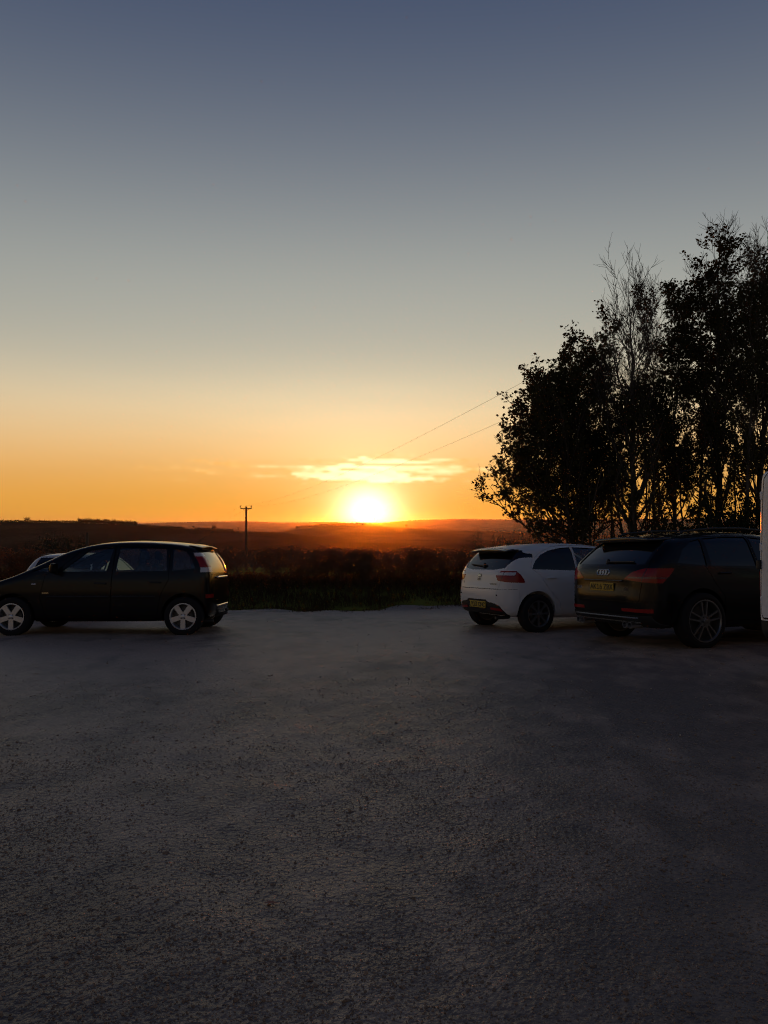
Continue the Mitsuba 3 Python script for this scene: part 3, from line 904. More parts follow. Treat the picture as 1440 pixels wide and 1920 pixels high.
class Car:
    def __init__(self, side, plan, sec, crown=0.05, k=0.09, zc=0.62, wb=2.6, rt=0.30, ra=None, nose=0.55, tail=0.5, track=0.75):
        self.side, self.plan, self.sec = chaikin(side), chaikin(np.vstack([plan, np.array(plan)[::-1][1:-1] * [1, -1]])), np.asarray(sec, float)
        self.crown, self.k, self.zc, self.wb, self.rt, self.ra = crown, k, zc, wb, rt, ra or rt + 0.045
        self.x0, self.x1 = np.min(np.array(side)[:, 0]), np.max(np.array(side)[:, 0])
        self.nose, self.tail, self.track, self.cache, self.tables = nose, tail, track, {}, None

    def table(self, poly, a0, a1, b0, b1, h=0.0125):
        na, nb = int((a1 - a0) / h) + 2, int((b1 - b0) / h) + 2
        A, B = np.meshgrid(a0 + h * np.arange(na), b0 + h * np.arange(nb), indexing='ij')
        return gaussian_filter(poly_sdf(poly, A.ravel(), B.ravel()).reshape(na, nb), 2.2, mode='nearest'), a0, b0, h

    def look(self, t, a, b):
        g, a0, b0, h = t
        u, v = np.clip((a - a0) / h, 0, g.shape[0] - 1.001), np.clip((b - b0) / h, 0, g.shape[1] - 1.001)
        i, j = u.astype(int), v.astype(int)
        u, v = u - i, v - j
        return (g[i, j] * (1 - u) + g[i + 1, j] * u) * (1 - v) + (g[i, j + 1] * (1 - u) + g[i + 1, j + 1] * u) * v

    def field(self, P):
        if not self.tables:
            x0, x1, zt = self.x0 - .25, self.x1 + .25, self.zc * 2 + 1.1
            self.tables = [self.table(self.side, x0, x1, -.1, zt), self.table(self.plan, x0, x1, -.1, 1.25), self.table(np.vstack([self.sec[1:-1], self.sec[1:-1][::-1] * [-1, 1]]), -.1, 1.25, -.1, zt)]
        x, y, z = P[:, 0], np.abs(P[:, 1]), P[:, 2]
        w = np.clip((z - 0.5) / 0.4, 0, 1)
        a = self.look(self.tables[0], x, z + w * self.crown * (y / 0.7) ** 2)
        b = self.look(self.tables[1], x, y)
        c = self.look(self.tables[2], y, z)
        return smax(smax(a, b, self.k), c, self.k)

    def normal(self, P, h=0.012):
        g = np.stack([self.field(P + h * e) - self.field(P - h * e) for e in np.eye(3)], 1)
        return g / (np.linalg.norm(g, axis=1, keepdims=True) + 1e-12)

    def solid(self, inset=0.0):
        if inset in self.cache:
            return self.cache[inset]
        L = self.x1 - self.x0
        n = (int(L / 0.048), 34, 26)
        quads = []
        for ax in range(3):
            u, v = [i for i in range(3) if i != ax]
            I, J = np.meshgrid(np.arange(n[u]), np.arange(n[v]), indexing='ij')
            for end in (0, n[ax]):
                c = []
                for du, dv in ((0, 0), (1, 0), (1, 1), (0, 1)):
                    k = np.zeros((I.size, 3), int)
                    k[:, ax], k[:, u], k[:, v] = end, I.ravel() + du, J.ravel() + dv
                    c.append(k)
                flip = (end == 0) ^ (ax == 1)
                quads.append(np.stack(c[::-1] if flip else c, 1))
        q = np.concatenate(quads)
        flat = (q[..., 0] * 1000 + q[..., 1]) * 1000 + q[..., 2]
        ids, inv = np.unique(flat, return_inverse=True)
        inv = inv.reshape(flat.shape)
        ijk = np.stack([ids // 1000000, ids // 1000 % 1000, ids % 1000], 1) / np.array(n)
        p = np.stack([self.x0 - .15 + ijk[:, 0] * (L + .3), -1.15 + 2.3 * ijk[:, 1], -0.05 + (self.zc * 2 + 0.9) * ijk[:, 2]], 1)
        o = np.stack([self.x0 + self.tail + ijk[:, 0] * (L - self.tail - self.nose), 0 * ids, 0 * ids + self.zc], 1)
        lo, hi = np.zeros(len(p)), np.ones(len(p))
        for _ in range(17):
            t = 0.5 * (lo + hi)
            inside = self.field(o + t[:, None] * (p - o)) + inset < 0
            lo, hi = np.where(inside, t, lo), np.where(inside, hi, t)
        v = o + lo[:, None] * (p - o)
        f = np.vstack([inv[:, [0, 1, 2]], inv[:, [0, 2, 3]]])
        m = m3.Manifold(m3.Mesh(v.astype(np.float32), f.astype(np.uint32)))
        if m.is_empty():
            raise RuntimeError(f'car solid: {m.status()}')
        if m.volume() < 0:
            m = m3.Manifold(m3.Mesh(v.astype(np.float32), f[:, ::-1].astype(np.uint32)))
        self.cache[inset] = m
        return m

    def patch(self, region, out=0.004, inn=0.03):
        return (self.solid(-out) - self.solid(inn)) ^ region

    def pane(self, region, inset=0.012):
        """The outer faces only, of the body surface set back by inset, within the region."""
        m = (self.solid(inset) ^ region).to_mesh()
        v, f = np.array(m.vert_properties[:, :3], float), np.array(m.tri_verts)
        c = v[f].mean(1)
        keep = np.abs(self.field(c) + inset) < 0.006
        return v, f[keep]

    def on_side(self, x, z, s=-1):
        lo, hi = 0.0, 1.3
        for _ in range(24):
            t = (lo + hi) / 2
            if self.field(np.array([[x, s * t, z]]))[0] < 0:
                lo = t
            else:
                hi = t
        return s * lo

    def on_rear(self, y, z):
        lo, hi = 0.0, 2.0
        for _ in range(24):
            t = (lo + hi) / 2
            if self.field(np.array([[self.x0 + self.tail - t, y, z]]))[0] < 0:
                lo = t
            else:
                hi = t
        return self.x0 + self.tail - lo

    def pose(self, X, Y, deg):
        a = math.radians(deg)
        f2, l2 = np.array([math.cos(a), math.sin(a)]), np.array([-math.sin(a), math.cos(a)])
        g = {}
        for i in (0, 1):
            for s in (-1, 1):
                q = np.array([X, Y]) + f2 * self.wb * i + l2 * self.track * s
                g[i, s] = float(park_z(np.array([q[0]]), np.array([q[1]]))[0])
        sf = ((g[1, 1] + g[1, -1]) - (g[0, 1] + g[0, -1])) / 2 / self.wb
        sl = ((g[0, 1] + g[1, 1]) - (g[0, -1] + g[1, -1])) / 4 / self.track
        ex = unit([f2[0], f2[1], sf])
        ey = np.array([l2[0], l2[1], sl])
        ey = unit(ey - ex * (ex @ ey))
        M = np.eye(4)
        M[:3, 0], M[:3, 1], M[:3, 2] = ex, ey, np.cross(ex, ey)
        M[:3, 3] = [X, Y, (g[0, 1] + g[0, -1]) / 2 - 0.012]
        return T(M)


REAR_TEXT = np.array([[0, 0, -1, 0], [-1, 0, 0, 0], [0, 1, 0, 0.0]])


def text_on(text, h, centre, bold=True, M=REAR_TEXT, depth=0.003, tilt=0.0):
    """Lettering facing -x of the car, centred at the point, reading towards -y; leaned forward by tilt degrees."""
    m = meshkit.text_mesh(text, h, depth, bold)
    v = np.array(m.vertices)
    v[:, 0] -= (v[:, 0].min() + v[:, 0].max()) / 2
    v[:, 1] -= (v[:, 1].min() + v[:, 1].max()) / 2
    v = v @ M[:, :3].T
    a = math.radians(tilt)
    v = v @ np.array([[math.cos(a), 0, math.sin(a)], [0, 1, 0], [-math.sin(a), 0, math.cos(a)]]).T
    return trimesh.Trimesh(v + np.asarray(centre), m.faces, process=False)


def revolve_y(profile, s, seg=40):
    """Profile points (radius, outward), turned about the wheel axle; s = -1 right side, 1 left side."""
    return xsec(profile).revolve(seg).rotate((90 if s < 0 else -90, 0, 0))


def wheel(car, key, x, s, style, rim_r, rim_mat, width=0.2):
    R, c = car.rt, np.array([x, s * (car.track + width / 2 - 0.10), car.rt])
    h = width / 2
    w = numbered(key + '__wheel')
    tyre = revolve_y([(rim_r, -h * .85), (rim_r + .02, -h), (R - .055, -h * 1.04), (R - .016, -h * .92), (R, -h * .72), (R, -h * .42), (R - .006, -h * .40), (R - .006, -h * .30), (R, -h * .28), (R, h * .28), (R - .006, h * .30),
                      (R - .006, h * .40), (R, h * .42), (R, h * .72), (R - .016, h * .92), (R - .055, h * 1.04), (rim_r + .02, h), (rim_r, h * .85)], s, 48)
    part(w, 'tyre', tyre.translate(tuple(c)), 'rubber', 30)
    barrel = revolve_y([(rim_r - .014, -h * .8), (rim_r + .003, -h * .8), (rim_r + .003, h * .9), (rim_r + .006, h * .98), (rim_r - .006, h * .99), (rim_r - .016, h * .85)], s, 48)
    arms = []
    if style == 'five':
        for k in range(5):
            a = math.radians(90 + 72 * k)
            P = np.array([(.03, -.034), (rim_r - .008, -.040), (rim_r - .008, .040), (.03, .034)])
            arms.append(sg.Polygon(P @ np.array([[math.cos(a), math.sin(a)], [-math.sin(a), math.cos(a)]])))
    elif style == 'eight':
        for k in range(8):
            a = math.radians(90 + 45 * k)
            P = np.array([(.03, -.017), (rim_r * .55, -.013), (rim_r - .008, -.026), (rim_r - .008, .026), (rim_r * .55, .013), (.03, .017)])
            arms.append(sg.Polygon(P @ np.array([[math.cos(a), math.sin(a)], [-math.sin(a), math.cos(a)]])))
    else:
        for k in range(5):
            for o in (-1, 1):
                a = math.radians(90 + 72 * k)
                P = np.array([(.04, o * .020 - .010), (rim_r - .008, o * .050 - .011), (rim_r - .008, o * .050 + .011), (.04, o * .020 + .010)])
                arms.append(sg.Polygon(P @ np.array([[math.cos(a), math.sin(a)], [-math.sin(a), math.cos(a)]])))
    hub = sg.Point(0, 0).buffer(rim_r * .30, quad_segs=8)
    face = shapely.union_all(arms + [hub])
    for k in range(4 if style != 'twin' else 5):
        a = math.radians(45 + 360 / (4 if style != 'twin' else 5) * k)
        face = face.difference(sg.Point(rim_r * .20 * math.cos(a), rim_r * .20 * math.sin(a)).buffer(.010, quad_segs=3))
    face = face.buffer(.006).buffer(-.012).buffer(.006)
    polys = [np.array(face.exterior.coords)[:-1]] + [np.array(r.coords)[:-1] for r in face.interiors]
    ex = m3.CrossSection(polys, m3.FillRule.EvenOdd).extrude(.03)
    ex = ex.translate((0, 0, h * .62)).rotate((90 if s < 0 else -90, 0, 0))
    cap = revolve_y([(0, h * .6), (.032, h * .6), (.032, h * .98), (.024, h * 1.03), (0, h * 1.04)], s, 24)
    part(w, 'rim', m3.Manifold.batch_boolean([barrel, ex, cap], m3.OpType.Add).translate(tuple(c)), rim_mat, 30)
    disc = revolve_y([(0, h * .1), (rim_r * .68, h * .1), (rim_r * .68, h * .2), (.07, h * .2), (.07, h * .5), (0, h * .5)], s, 32) + revolve_y([(0, -h * .5), (rim_r - .012, -h * .5), (rim_r - .012, -h * .4), (0, -h * .4)], s, 32)
    part(w, 'brake_disc', disc.translate(tuple(c)), 'steel', 30)
    return w


def build_shell(car, key, paint_mat, windows, rear_glass, screen, doors, glass, rear_glass_mat=None, cuts=(), tailgate=None, bumper=None, lining=True, side_from=0.25):
    """Hollow body with window openings, doors on both sides, panes, lining. windows: side-view polygons."""
    outer, inner, inner2 = car.solid(0.0), car.solid(.030), car.solid(.052)
    arch = m3.Manifold.batch_boolean([side_prism([(x + r * math.cos(a), car.rt + .01 + r * math.sin(a)) for a in np.linspace(0, 2 * math.pi, 41)[:-1]], *yy)
                                      for r in (car.ra,) for x in (0, car.wb) for yy in ((-1.4, -.48), (.48, 1.4))], m3.OpType.Add)
    archb = m3.Manifold.batch_boolean([side_prism([(x + r * math.cos(a), car.rt + .01 + r * math.sin(a)) for a in np.linspace(0, 2 * math.pi, 41)[:-1]], *yy)
                                       for r in (car.ra + .03,) for x in (0, car.wb) for yy in ((-1.4, -.45), (.45, 1.4))], m3.OpType.Add)
    shell = (outer - arch) - (inner - archb)
    halves = [m3.Manifold.batch_boolean([side_prism(p, *yy) for p in windows], m3.OpType.Add) for yy in ((-1.4, -side_from), (side_from, 1.4))]
    holes = halves + ([rear_prism(rear_glass[0], rear_glass[1], rear_glass[2])] if rear_glass else []) + ([rear_prism(screen[0], screen[1], screen[2])] if screen else [])
    allh = m3.Manifold.batch_boolean(holes, m3.OpType.Add)
    shell = shell - allh
    for c in cuts:
        shell = shell - c
    if lining:
        lin_ = (inner - inner2) - allh - archb
        lin_ = car.solid(.031) ^ lin_
        part(key, 'lining', lin_, 'dash_plastic')
    made = {}
    for i, poly in enumerate(doors):
        for s, yy in ((-1, (-1.4, -.35)), (1, (.35, 1.4))):
            pr = side_prism(poly, *yy)
            d = shell ^ pr
            shell = shell - side_prism(grow(poly, .006), *yy)
            made[i, s] = part(key, 'door', d, paint_mat, 32, skin=car)
    if tailgate:
        pr = rear_prism(tailgate[0], tailgate[1], tailgate[2])
        made['tailgate'] = part(key, 'tailgate', shell ^ pr, paint_mat, 32, skin=car)
        shell = shell - rear_prism(grow(tailgate[0], .006), tailgate[1], tailgate[2] + .006)
    if bumper:
        made['bumper'] = part(key, 'rear_bumper', shell ^ bumper[0], bumper[2] if len(bumper) > 2 else paint_mat, 32, skin=car)
        shell = shell - bumper[1]
    part(key, 'body', shell, paint_mat, 32, skin=car)
    for i, p in enumerate(windows):
        for yy in ((-1.4, -side_from), (side_from, 1.4)):
            part(key, 'side_window', car.pane(side_prism(grow(p, .004), *yy)), glass[i] if isinstance(glass, (list, tuple)) else glass, 35, skin=car)
    if rear_glass:
        part(key, 'rear_window', car.pane(rear_prism(grow(rear_glass[0], .004), rear_glass[1], rear_glass[2])), rear_glass_mat or glass, 35, skin=car)
    if screen:
        part(key, 'windscreen', car.pane(rear_prism(grow(screen[0], .004), screen[1], screen[2])), 'car_glass', 35, skin=car)
    return made


def hull_pts(pts, r):
    b = m3.Manifold.sphere(r, 10)
    return m3.Manifold.batch_hull([b.translate(tuple(map(float, p))) for p in pts])


def handle(car, door, x, z, s, m, L=.16):
    y = car.on_side(x, z, s)
    o = s * .022
    g = hull_pts([(x - L / 2, y + o, z), (x + L / 2, y + o, z + .004)], .012) + hull_pts([(x - L / 2 + .01, y - s * .01, z), (x - L / 2 + .01, y + o, z)], .010) + hull_pts([(x + L / 2 - .01, y - s * .01, z), (x + L / 2 - .01, y + o, z)], .010)
    part(door, 'handle', g, m, 40)


def door_mirror(car, key, x, z, s, paint_mat):
    y = car.on_side(x, z, s)
    a = hull_pts([(x + .02, y + s * .06, z + .02), (x + .03, y + s * .20, z + .03), (x + .02, y + s * .20, z + .13), (x + .01, y + s * .07, z + .13), (x + .09, y + s * .12, z + .07)], .025)
    k = part(key, 'door_mirror', a, paint_mat, 40)
    part(k, 'arm', hull_pts([(x + .03, y - s * .03, z - .01), (x + .04, y + s * .09, z + .02)], .022), 'black_plastic', 40)


def seats(key, rows, z=.42, wid=.46, hgt=.62, ys=(-.37, .37)):
    for x in rows:
        for y in ys:
            b = hull_pts([(x, y - wid / 2 + .06, z), (x, y + wid / 2 - .06, z), (x - .20, y - wid / 2 + .09, z + hgt), (x - .20, y + wid / 2 - .09, z + hgt)], .06)
            c = hull_pts([(x + .48, y - wid / 2 + .07, z), (x + .48, y + wid / 2 - .07, z), (x, y - wid / 2 + .07, z - .04), (x, y + wid / 2 - .07, z - .04)], .06)
            k = part(key, 'seat', b + c, 'seat_fabric', 40)
            part(k, 'headrest', hull_pts([(x - .22, y - .09, z + hgt + .16), (x - .22, y + .09, z + hgt + .16), (x - .21, y - .08, z + hgt + .22), (x - .21, y + .08, z + hgt + .22)], .045)
                 + cyl((x - .21, y - .05, z + hgt), (x - .22, y - .05, z + hgt + .15), .008, sides=8) + cyl((x - .21, y + .05, z + hgt), (x - .22, y + .05, z + hgt + .15), .008, sides=8), 'seat_fabric', 40)


def steering(key, x, z, y=-.37):
    ring = trimesh.creation.torus(.18, .014, major_sections=28, minor_sections=8)
    v = np.array(ring.vertices)
    a = math.radians(65)
    v = v @ np.array([[math.cos(a), 0, math.sin(a)], [0, 1, 0], [-math.sin(a), 0, math.cos(a)]]).T
    v += [x, y, z]
    w = Wood()
    w.tube([(x, y, z), (x + .30, y, z - .12)], .03, 8)
    w.tube([(x, y - .17, z), (x, y + .17, z)], .016, 6)
    m = join([(v, np.array(ring.faces)), w.mesh()])
    part(key, 'steering_wheel', m, 'dash_plastic', 40)


def plate(parent, text, x, y, z, w=.50, h=.108, tilt=0.0):
    k = part(parent, 'number_plate', mbox((0, 0, 0), (.012, w, h), .005).rotate((0, tilt, 0)).translate((x, y, z)), 'plate_yellow', 30)
    part(k, 'lettering', text_on(text, h * .66, (x - .0065, y, z), True, depth=.003, tilt=tilt), 'plate_ink')


# --- black compact people carrier on the left
def people_carrier():
    side = [(-.24, .20), (-.37, .29), (-.445, .40), (-.437, .60), (-.415, .85), (-.385, 1.0), (-.30, 1.19), (-.165, 1.36), (.02, 1.425), (.48, 1.463), (.906, 1.475), (1.33, 1.452), (1.61, 1.405), (1.90, 1.315), (2.175, 1.185), (2.457, 1.05), (2.74, .93), (3.02, .84),
            (3.25, .73), (3.40, .58), (3.45, .42), (3.40, .24), (3.1, .19)]
    plan = [(-.47, 0), (-.45, .45), (-.385, .70), (-.22, .815), (.2, .845), (1.4, .85), (2.5, .845), (2.95, .80), (3.25, .66), (3.42, .36), (3.46, 0)]
    sec = [(-.1, .17), (.70, .17), (.785, .25), (.835, .45), (.848, .66), (.835, .86), (.80, .98), (.675, 1.36), (.61, 1.52), (.55, 1.7), (-.1, 1.7)]
    c = Car(side, plan, sec, .055, .10, .60, 2.63, .295, .345, .62, .30, .745)
    tw = c.pose(-3.075, 12.6, 180)
    k = thing('people_carrier', 'black people carrier parked side on at the left, silver five spoke wheels', 'car', tw, 'cars parked on the gravel')
    win = [[(1.20, .985), (1.90, .975), (1.63, 1.20), (1.50, 1.315), (1.12, 1.355)], [(.27, .99), (1.07, .985), (1.03, 1.355), (.30, 1.345)], [(-.16, 1.03), (.19, .99), (.20, 1.335), (.0, 1.29), (-.09, 1.19)], [(2.00, .985), (2.36, .985), (1.98, 1.10)]]
    rear_glass = ([(-.60, .96), (.60, .96), (.57, 1.30), (-.57, 1.30)], -.62, -.08)
    screen = ([(-.64, 1.02), (.64, 1.02), (.55, 1.38), (-.55, 1.38)], 1.55, 2.7)
    doors = [[(1.135, .30), (2.12, .30), (2.20, .60), (2.13, .93), (1.93, 1.02), (1.55, 1.36), (1.10, 1.395)], [(.42, .30), (1.12, .30), (1.085, 1.395), (.24, 1.385), (.24, .86), (.36, .62)]]
    lampL = rear_prism([(.52, .97), (.90, .97), (.90, 1.28), (.52, 1.28)], -.62, .3) ^ side_prism([(-.6, .93), (-.235, .955), (-.245, 1.03), (-.20, 1.13), (-.115, 1.27), (-.6, 1.27)])
    lamps = [lampL, mirror_y(lampL)]
    made = build_shell(c, k, 'black_paint', win, rear_glass, screen, doors, 'car_glass', 'privacy_glass', lamps, ([(-.60, .52), (.60, .52), (.60, .93), (-.60, .93)], -.62, -.20),
                       (rear_prism([(-1, .15), (1, .15), (1, .50), (-1, .50)], -.7, -.345), rear_prism([(-1, .15), (1, .15), (1, .506), (-1, .506)], -.7, -.341)))
    for s, lp in zip((1, -1), lamps):
        r = part(k, 'tail_light', c.patch(lp ^ rear_prism([(-1, 1.045), (1, 1.045), (1, 1.215), (-1, 1.215)], -1, 1)), 'red_lens', 30, skin=c)
        part(r, 'indicator_lens', c.patch(lp ^ rear_prism([(-1, .97), (1, .97), (1, 1.044), (-1, 1.044)], -1, 1)), 'clear_lens', 30, skin=c)
        part(r, 'upper_lens', c.patch(lp ^ rear_prism([(-1, 1.216), (1, 1.216), (1, 1.30), (-1, 1.30)], -1, 1)), 'clear_lens', 30, skin=c)
        part(k, 'rear_reflector', c.patch(rear_prism([(s * .56, .57), (s * .74, .57), (s * .74, .63), (s * .56, .63)][::s], -.8, -.2), .006, .01), 'red_lens', 30, skin=c)
    for s in (-1, 1):
        handle(c, made[0, s], 1.28, .80, s, 'black_plastic')
        handle(c, made[1, s], .44, .815, s, 'black_plastic')
        door_mirror(c, k, 1.93, .955, s, 'black_paint')
        y = c.on_side(2.30, .79, s)
        part(k, 'side_repeater', hull_pts([(2.28, y, .79), (2.33, y, .79)], .012), 'clear_lens', 40)
        y = c.on_side(2.12, .655, s)
        part(k, 'badge', mbox((2.12, y + s * .002, .655), (.10, .008, .012)), 'chrome')
        part(k, 'rubbing_strip', hull_pts([(.45, c.on_side(.45, .60, s), .60), (1.10, c.on_side(1.1, .60, s), .60)], .013), 'black_plastic', 40)
        part(k, 'rubbing_strip', hull_pts([(1.16, c.on_side(1.16, .60, s), .60), (2.10, c.on_side(2.1, .60, s), .60)], .013), 'black_plastic', 40)
        part(k, 'headlight', c.patch(rear_prism([(s * .44, .56), (s * .82, .58), (s * .82, .76), (s * .50, .70)][::s], 2.9, 3.6)), 'clear_lens', 30, skin=c)
    sp = hull_pts([(x, y, z - .05 * (abs(y) / .7) ** 2) for x, z, w in ((-.02, 1.405, .54), (-.09, 1.395, .55), (-.20, 1.370, .54)) for y in np.linspace(-w, w, 9)], .016)
    part(k, 'roof_spoiler', sp, 'black_paint', 40)
    W = Wood()
    W.tube([(.02, 0, 1.435), (-.13, 0, 1.535), (-.28, 0, 1.635)], [.006, .004, .003], 6)
    part(k, 'antenna', W.mesh(), 'black_plastic', True)
    tg = made['tailgate']
    xr = c.on_rear(0, .80)
    part(tg, 'handle_trim', hull_pts([(xr - .01, -.35, .885), (xr - .01, .35, .885)], .018), 'chrome', 40)
    part(made['bumper'], 'bumper_strip', hull_pts([(c.on_rear(0, .43) - .004, -.40, .435), (c.on_rear(0, .43) - .004, .40, .435)], .014), 'chrome', 40)
    part(k, 'tow_bar', hull_pts([(-.49, 0, .30), (-.34, 0, .26)], .028) + m3.Manifold.sphere(.03, 16).translate((-.50, 0, .35)), 'steel', 40)
    part(k, 'exhaust_pipe', cyl((-.38, .42, .20), (-.15, .42, .20), .025), 'steel', 40)
    part(k, 'dashboard', hull_pts([(1.88, -.62, .93), (1.88, .62, .93), (2.3, -.6, .98), (2.3, .6, .98), (2.3, -.6, .6), (2.3, .6, .6)], .05), 'dash_plastic', 40)
    steering(k, 1.72, .985)
    seats(k, (.95, .10))
    for x in (0, c.wb):
        for s in (-1, 1):
            wheel(c, k, x, s, 'five', .198, 'alloy', .195)


# --- white hatchback, nose to the trees
def hatchback():
    side = [(-.40, .24), (-.56, .30), (-.645, .42), (-.66, .56), (-.635, .70), (-.585, .80), (-.56, .95), (-.50, 1.04), (-.25, 1.36), (-.10, 1.395), (.35, 1.43), (.9, 1.447), (1.4, 1.425), (1.80, 1.345), (2.45, .99), (2.9, .90), (3.2, .79), (3.35, .62), (3.38, .42), (3.28, .22), (2.9, .19), (.4, .19)]
    plan = [(-.69, 0), (-.67, .35), (-.60, .62), (-.42, .795), (-.05, .855), (.8, .86), (2.2, .86), (2.8, .82), (3.15, .66), (3.35, .35), (3.4, 0)]
    sec = [(-.1, .17), (.68, .17), (.79, .25), (.845, .45), (.862, .64), (.85, .82), (.80, .96), (.655, 1.33), (.58, 1.47), (.50, 1.7), (-.1, 1.7)]
    c = Car(side, plan, sec, .055, .12, .60, 2.57, .305, .352, .6, .42, .755)
    tw = c.pose(2.11, 12.98, 24.5)
    k = thing('hatchback', 'white five door hatchback with yellow rear plate parked beside the black sport utility car', 'car', tw, 'cars parked on the gravel')
    win = [chaikin([(-.02, 1.005), (.80, .985), (.80, 1.37), (.45, 1.345), (.20, 1.275), (.03, 1.14)], 1), [(.84, .985), (1.95, .965), (1.60, 1.27), (1.35, 1.35), (.84, 1.37)]]
    win[0] = np.array([(-.06, 1.01), (.80, .985), (.80, 1.37), (.55, 1.35), (.33, 1.31), (.15, 1.24), (.03, 1.15), (-.035, 1.07)])
    rg = [(-.60, 1.03), (-.35, 1.0), (.35, 1.0), (.60, 1.03), (.72, 1.22), (.62, 1.315), (-.62, 1.315), (-.72, 1.22)]
    screen = ([(-.62, 1.02), (.62, 1.02), (.53, 1.36), (-.53, 1.36)], 1.6, 2.7)
    doors = [[(-.02, .985), (.07, .92), (.20, .72), (.42, .50), (.50, .28), (.83, .28), (.82, 1.40), (.45, 1.378), (.18, 1.29), (-.03, 1.16), (-.09, 1.05)], [(.845, .28), (1.95, .28), (2.05, .60), (2.05, .92), (1.98, .985), (1.55, 1.33), (1.3, 1.385), (.835, 1.40)]]
    lampL = rear_prism(np.array([(.47, .905), (.53, .83), (.84, .795), (1.0, .795), (1.0, .985), (.55, .985)]), -.8, .3) ^ side_prism([(-.75, .77), (-.225, .795), (-.25, .86), (-.30, .93), (-.36, .985), (-.75, .99)])
    lamps = [lampL, mirror_y(lampL)]
    dark = rear_prism([(-.80, .10), (.80, .10), (.66, .34), (.60, .43), (.50, .465), (.33, .485), (.28, .52), (-.28, .52), (-.33, .485), (-.50, .465), (-.60, .43), (-.66, .34)], -.9, -.28)
    made = build_shell(c, k, 'white_paint', win, (rg, -.7, .0), screen, doors, ['privacy_glass', 'car_glass'], 'privacy_glass', lamps + [dark],
                       ([(-.56, .70), (.56, .70), (.585, .80), (.66, 1.0), (.60, 1.36), (-.60, 1.36), (-.66, 1.0), (-.585, .80)], -.8, -.20),
                       (rear_prism([(-1, .15), (1, .15), (1, .69), (-1, .69)], -.9, -.34), rear_prism([(-1, .15), (1, .15), (1, .696), (-1, .696)], -.9, -.337)))
    for s, lp in zip((1, -1), lamps):
        up = side_prism([(-.75, .92), (-.40, .915), (-.36, .965), (-.75, .965)])
        r = part(k, 'tail_light', c.patch(lp) - up, 'red_lens', 30, skin=c)
        part(r, 'clear_lens', c.patch(lp ^ up, .005, .02), 'clear_lens', 30, skin=c)
        part(r, 'seam', c.patch(lp ^ rear_prism(line_prism([(s * .585, .78), (s * .655, 1.0)], .007), -1, .5), .0055, .02), 'gloss_black', 30, skin=c)
        part(made['bumper'], 'reflector', c.patch(rear_prism(np.array([(.36, .36), (.62, .345), (.60, .385), (.36, .40)]) * [s, 1], -.9, -.3), -.004, .03), 'red_lens', 30, skin=c)
        part(k, 'headlight', c.patch(rear_prism(np.array([(.42, .60), (.80, .66), (.80, .80), (.55, .74)]) * [s, 1], 2.7, 3.6)), 'clear_lens', 30, skin=c)
    part(made['bumper'], 'diffuser', c.patch(dark, -.012, .05), 'black_plastic', 32, skin=c)
    for s in (-1, 1):
        handle(c, made[0, s], .28, .87, s, 'white_paint', .17)
        handle(c, made[1, s], 1.10, .86, s, 'white_paint', .17)
        door_mirror(c, k, 1.93, .93, s, 'white_paint')
        part(made['bumper'], 'parking_sensor', m3.Manifold.sphere(.014, 12).translate((c.on_rear(s * .55, .60), s * .55, .60)), 'black_plastic', 40)
    # spoiler: black underside blade under a painted lip
    part(k, 'roof_spoiler', hull_pts([(x, y, z - .05 * (abs(y) / .7) ** 2) for x, z, w in ((-.30, 1.352, .56), (-.40, 1.325, .52), (-.15, 1.345, .58)) for y in np.linspace(-w, w, 7)], .014), 'gloss_black', 40)
    part(k, 'spoiler_lip', hull_pts([(x, y, z - .055 * (abs(y) / .7) ** 2) for x, z, w in ((-.03, 1.388, .57), (-.14, 1.374, .57), (-.33, 1.358, .53)) for y in np.linspace(-w, w, 9)], .010), 'white_paint', 40)
    tg = made['tailgate']
    xw = c.on_rear(.02, 1.06)
    part(k, 'rear_wiper', hull_pts([(xw - .012, -.02, 1.045), (xw + .002, -.02, 1.09)], .022) + hull_pts([(xw - .012, -.03, 1.06), (c.on_rear(.42, 1.09) - .014, .42, 1.085)], .011), 'black_plastic', 40)
    xe = c.on_rear(0, .905)
    th = math.degrees(math.atan2(c.on_rear(0, .93) - c.on_rear(0, .88), .05))
    oval = trimesh.creation.cylinder(.5, .012, sections=28)
    ov = np.array(oval.vertices) * [.115, .062, 1]
    ov = ov @ REAR_TEXT[:, :3].T
    a = math.radians(th)
    Rt = np.array([[math.cos(a), 0, math.sin(a)], [0, 1, 0], [-math.sin(a), 0, math.cos(a)]])
    e = part(tg, 'emblem', trimesh.Trimesh(ov @ Rt.T + [xe, 0, .905], oval.faces, process=False), 'gloss_black', 30)
    part(e, 'lettering', text_on('KIA', .030, (xe - .009, 0, .905), True, tilt=th), 'chrome')
    part(tg, 'badge', text_on('RIO', .040, (c.on_rear(0, .845) - .002, 0, .845), True, tilt=th, depth=.006), 'dark_alloy')
    part(tg, 'badge', text_on('ecodynamics', .022, (c.on_rear(-.43, .775) - .002, -.43, .775), True, tilt=th, depth=.006), 'dark_alloy')
    part(tg, 'badge', text_on('3', .030, (c.on_rear(.50, .79) - .002, .50, .79), True, tilt=th, depth=.006), 'dark_alloy')
    plate(made['bumper'], 'LY13 CHC', c.on_rear(0, .42) + .004, 0, .435)
    W = Wood()
    W.tube([(.0, 0, 1.40), (-.06, 0, 1.455)], [.008, .004], 6)
    part(k, 'antenna', W.mesh(), 'black_plastic', True)
    part(k, 'dashboard', hull_pts([(1.85, -.62, .88), (1.85, .62, .88), (2.3, -.6, .94), (2.3, .6, .94), (2.3, -.6, .6), (2.3, .6, .6)], .05), 'dash_plastic', 40)
    steering(k, 1.65, .93)
    seats(k, (.85, .02), .36)
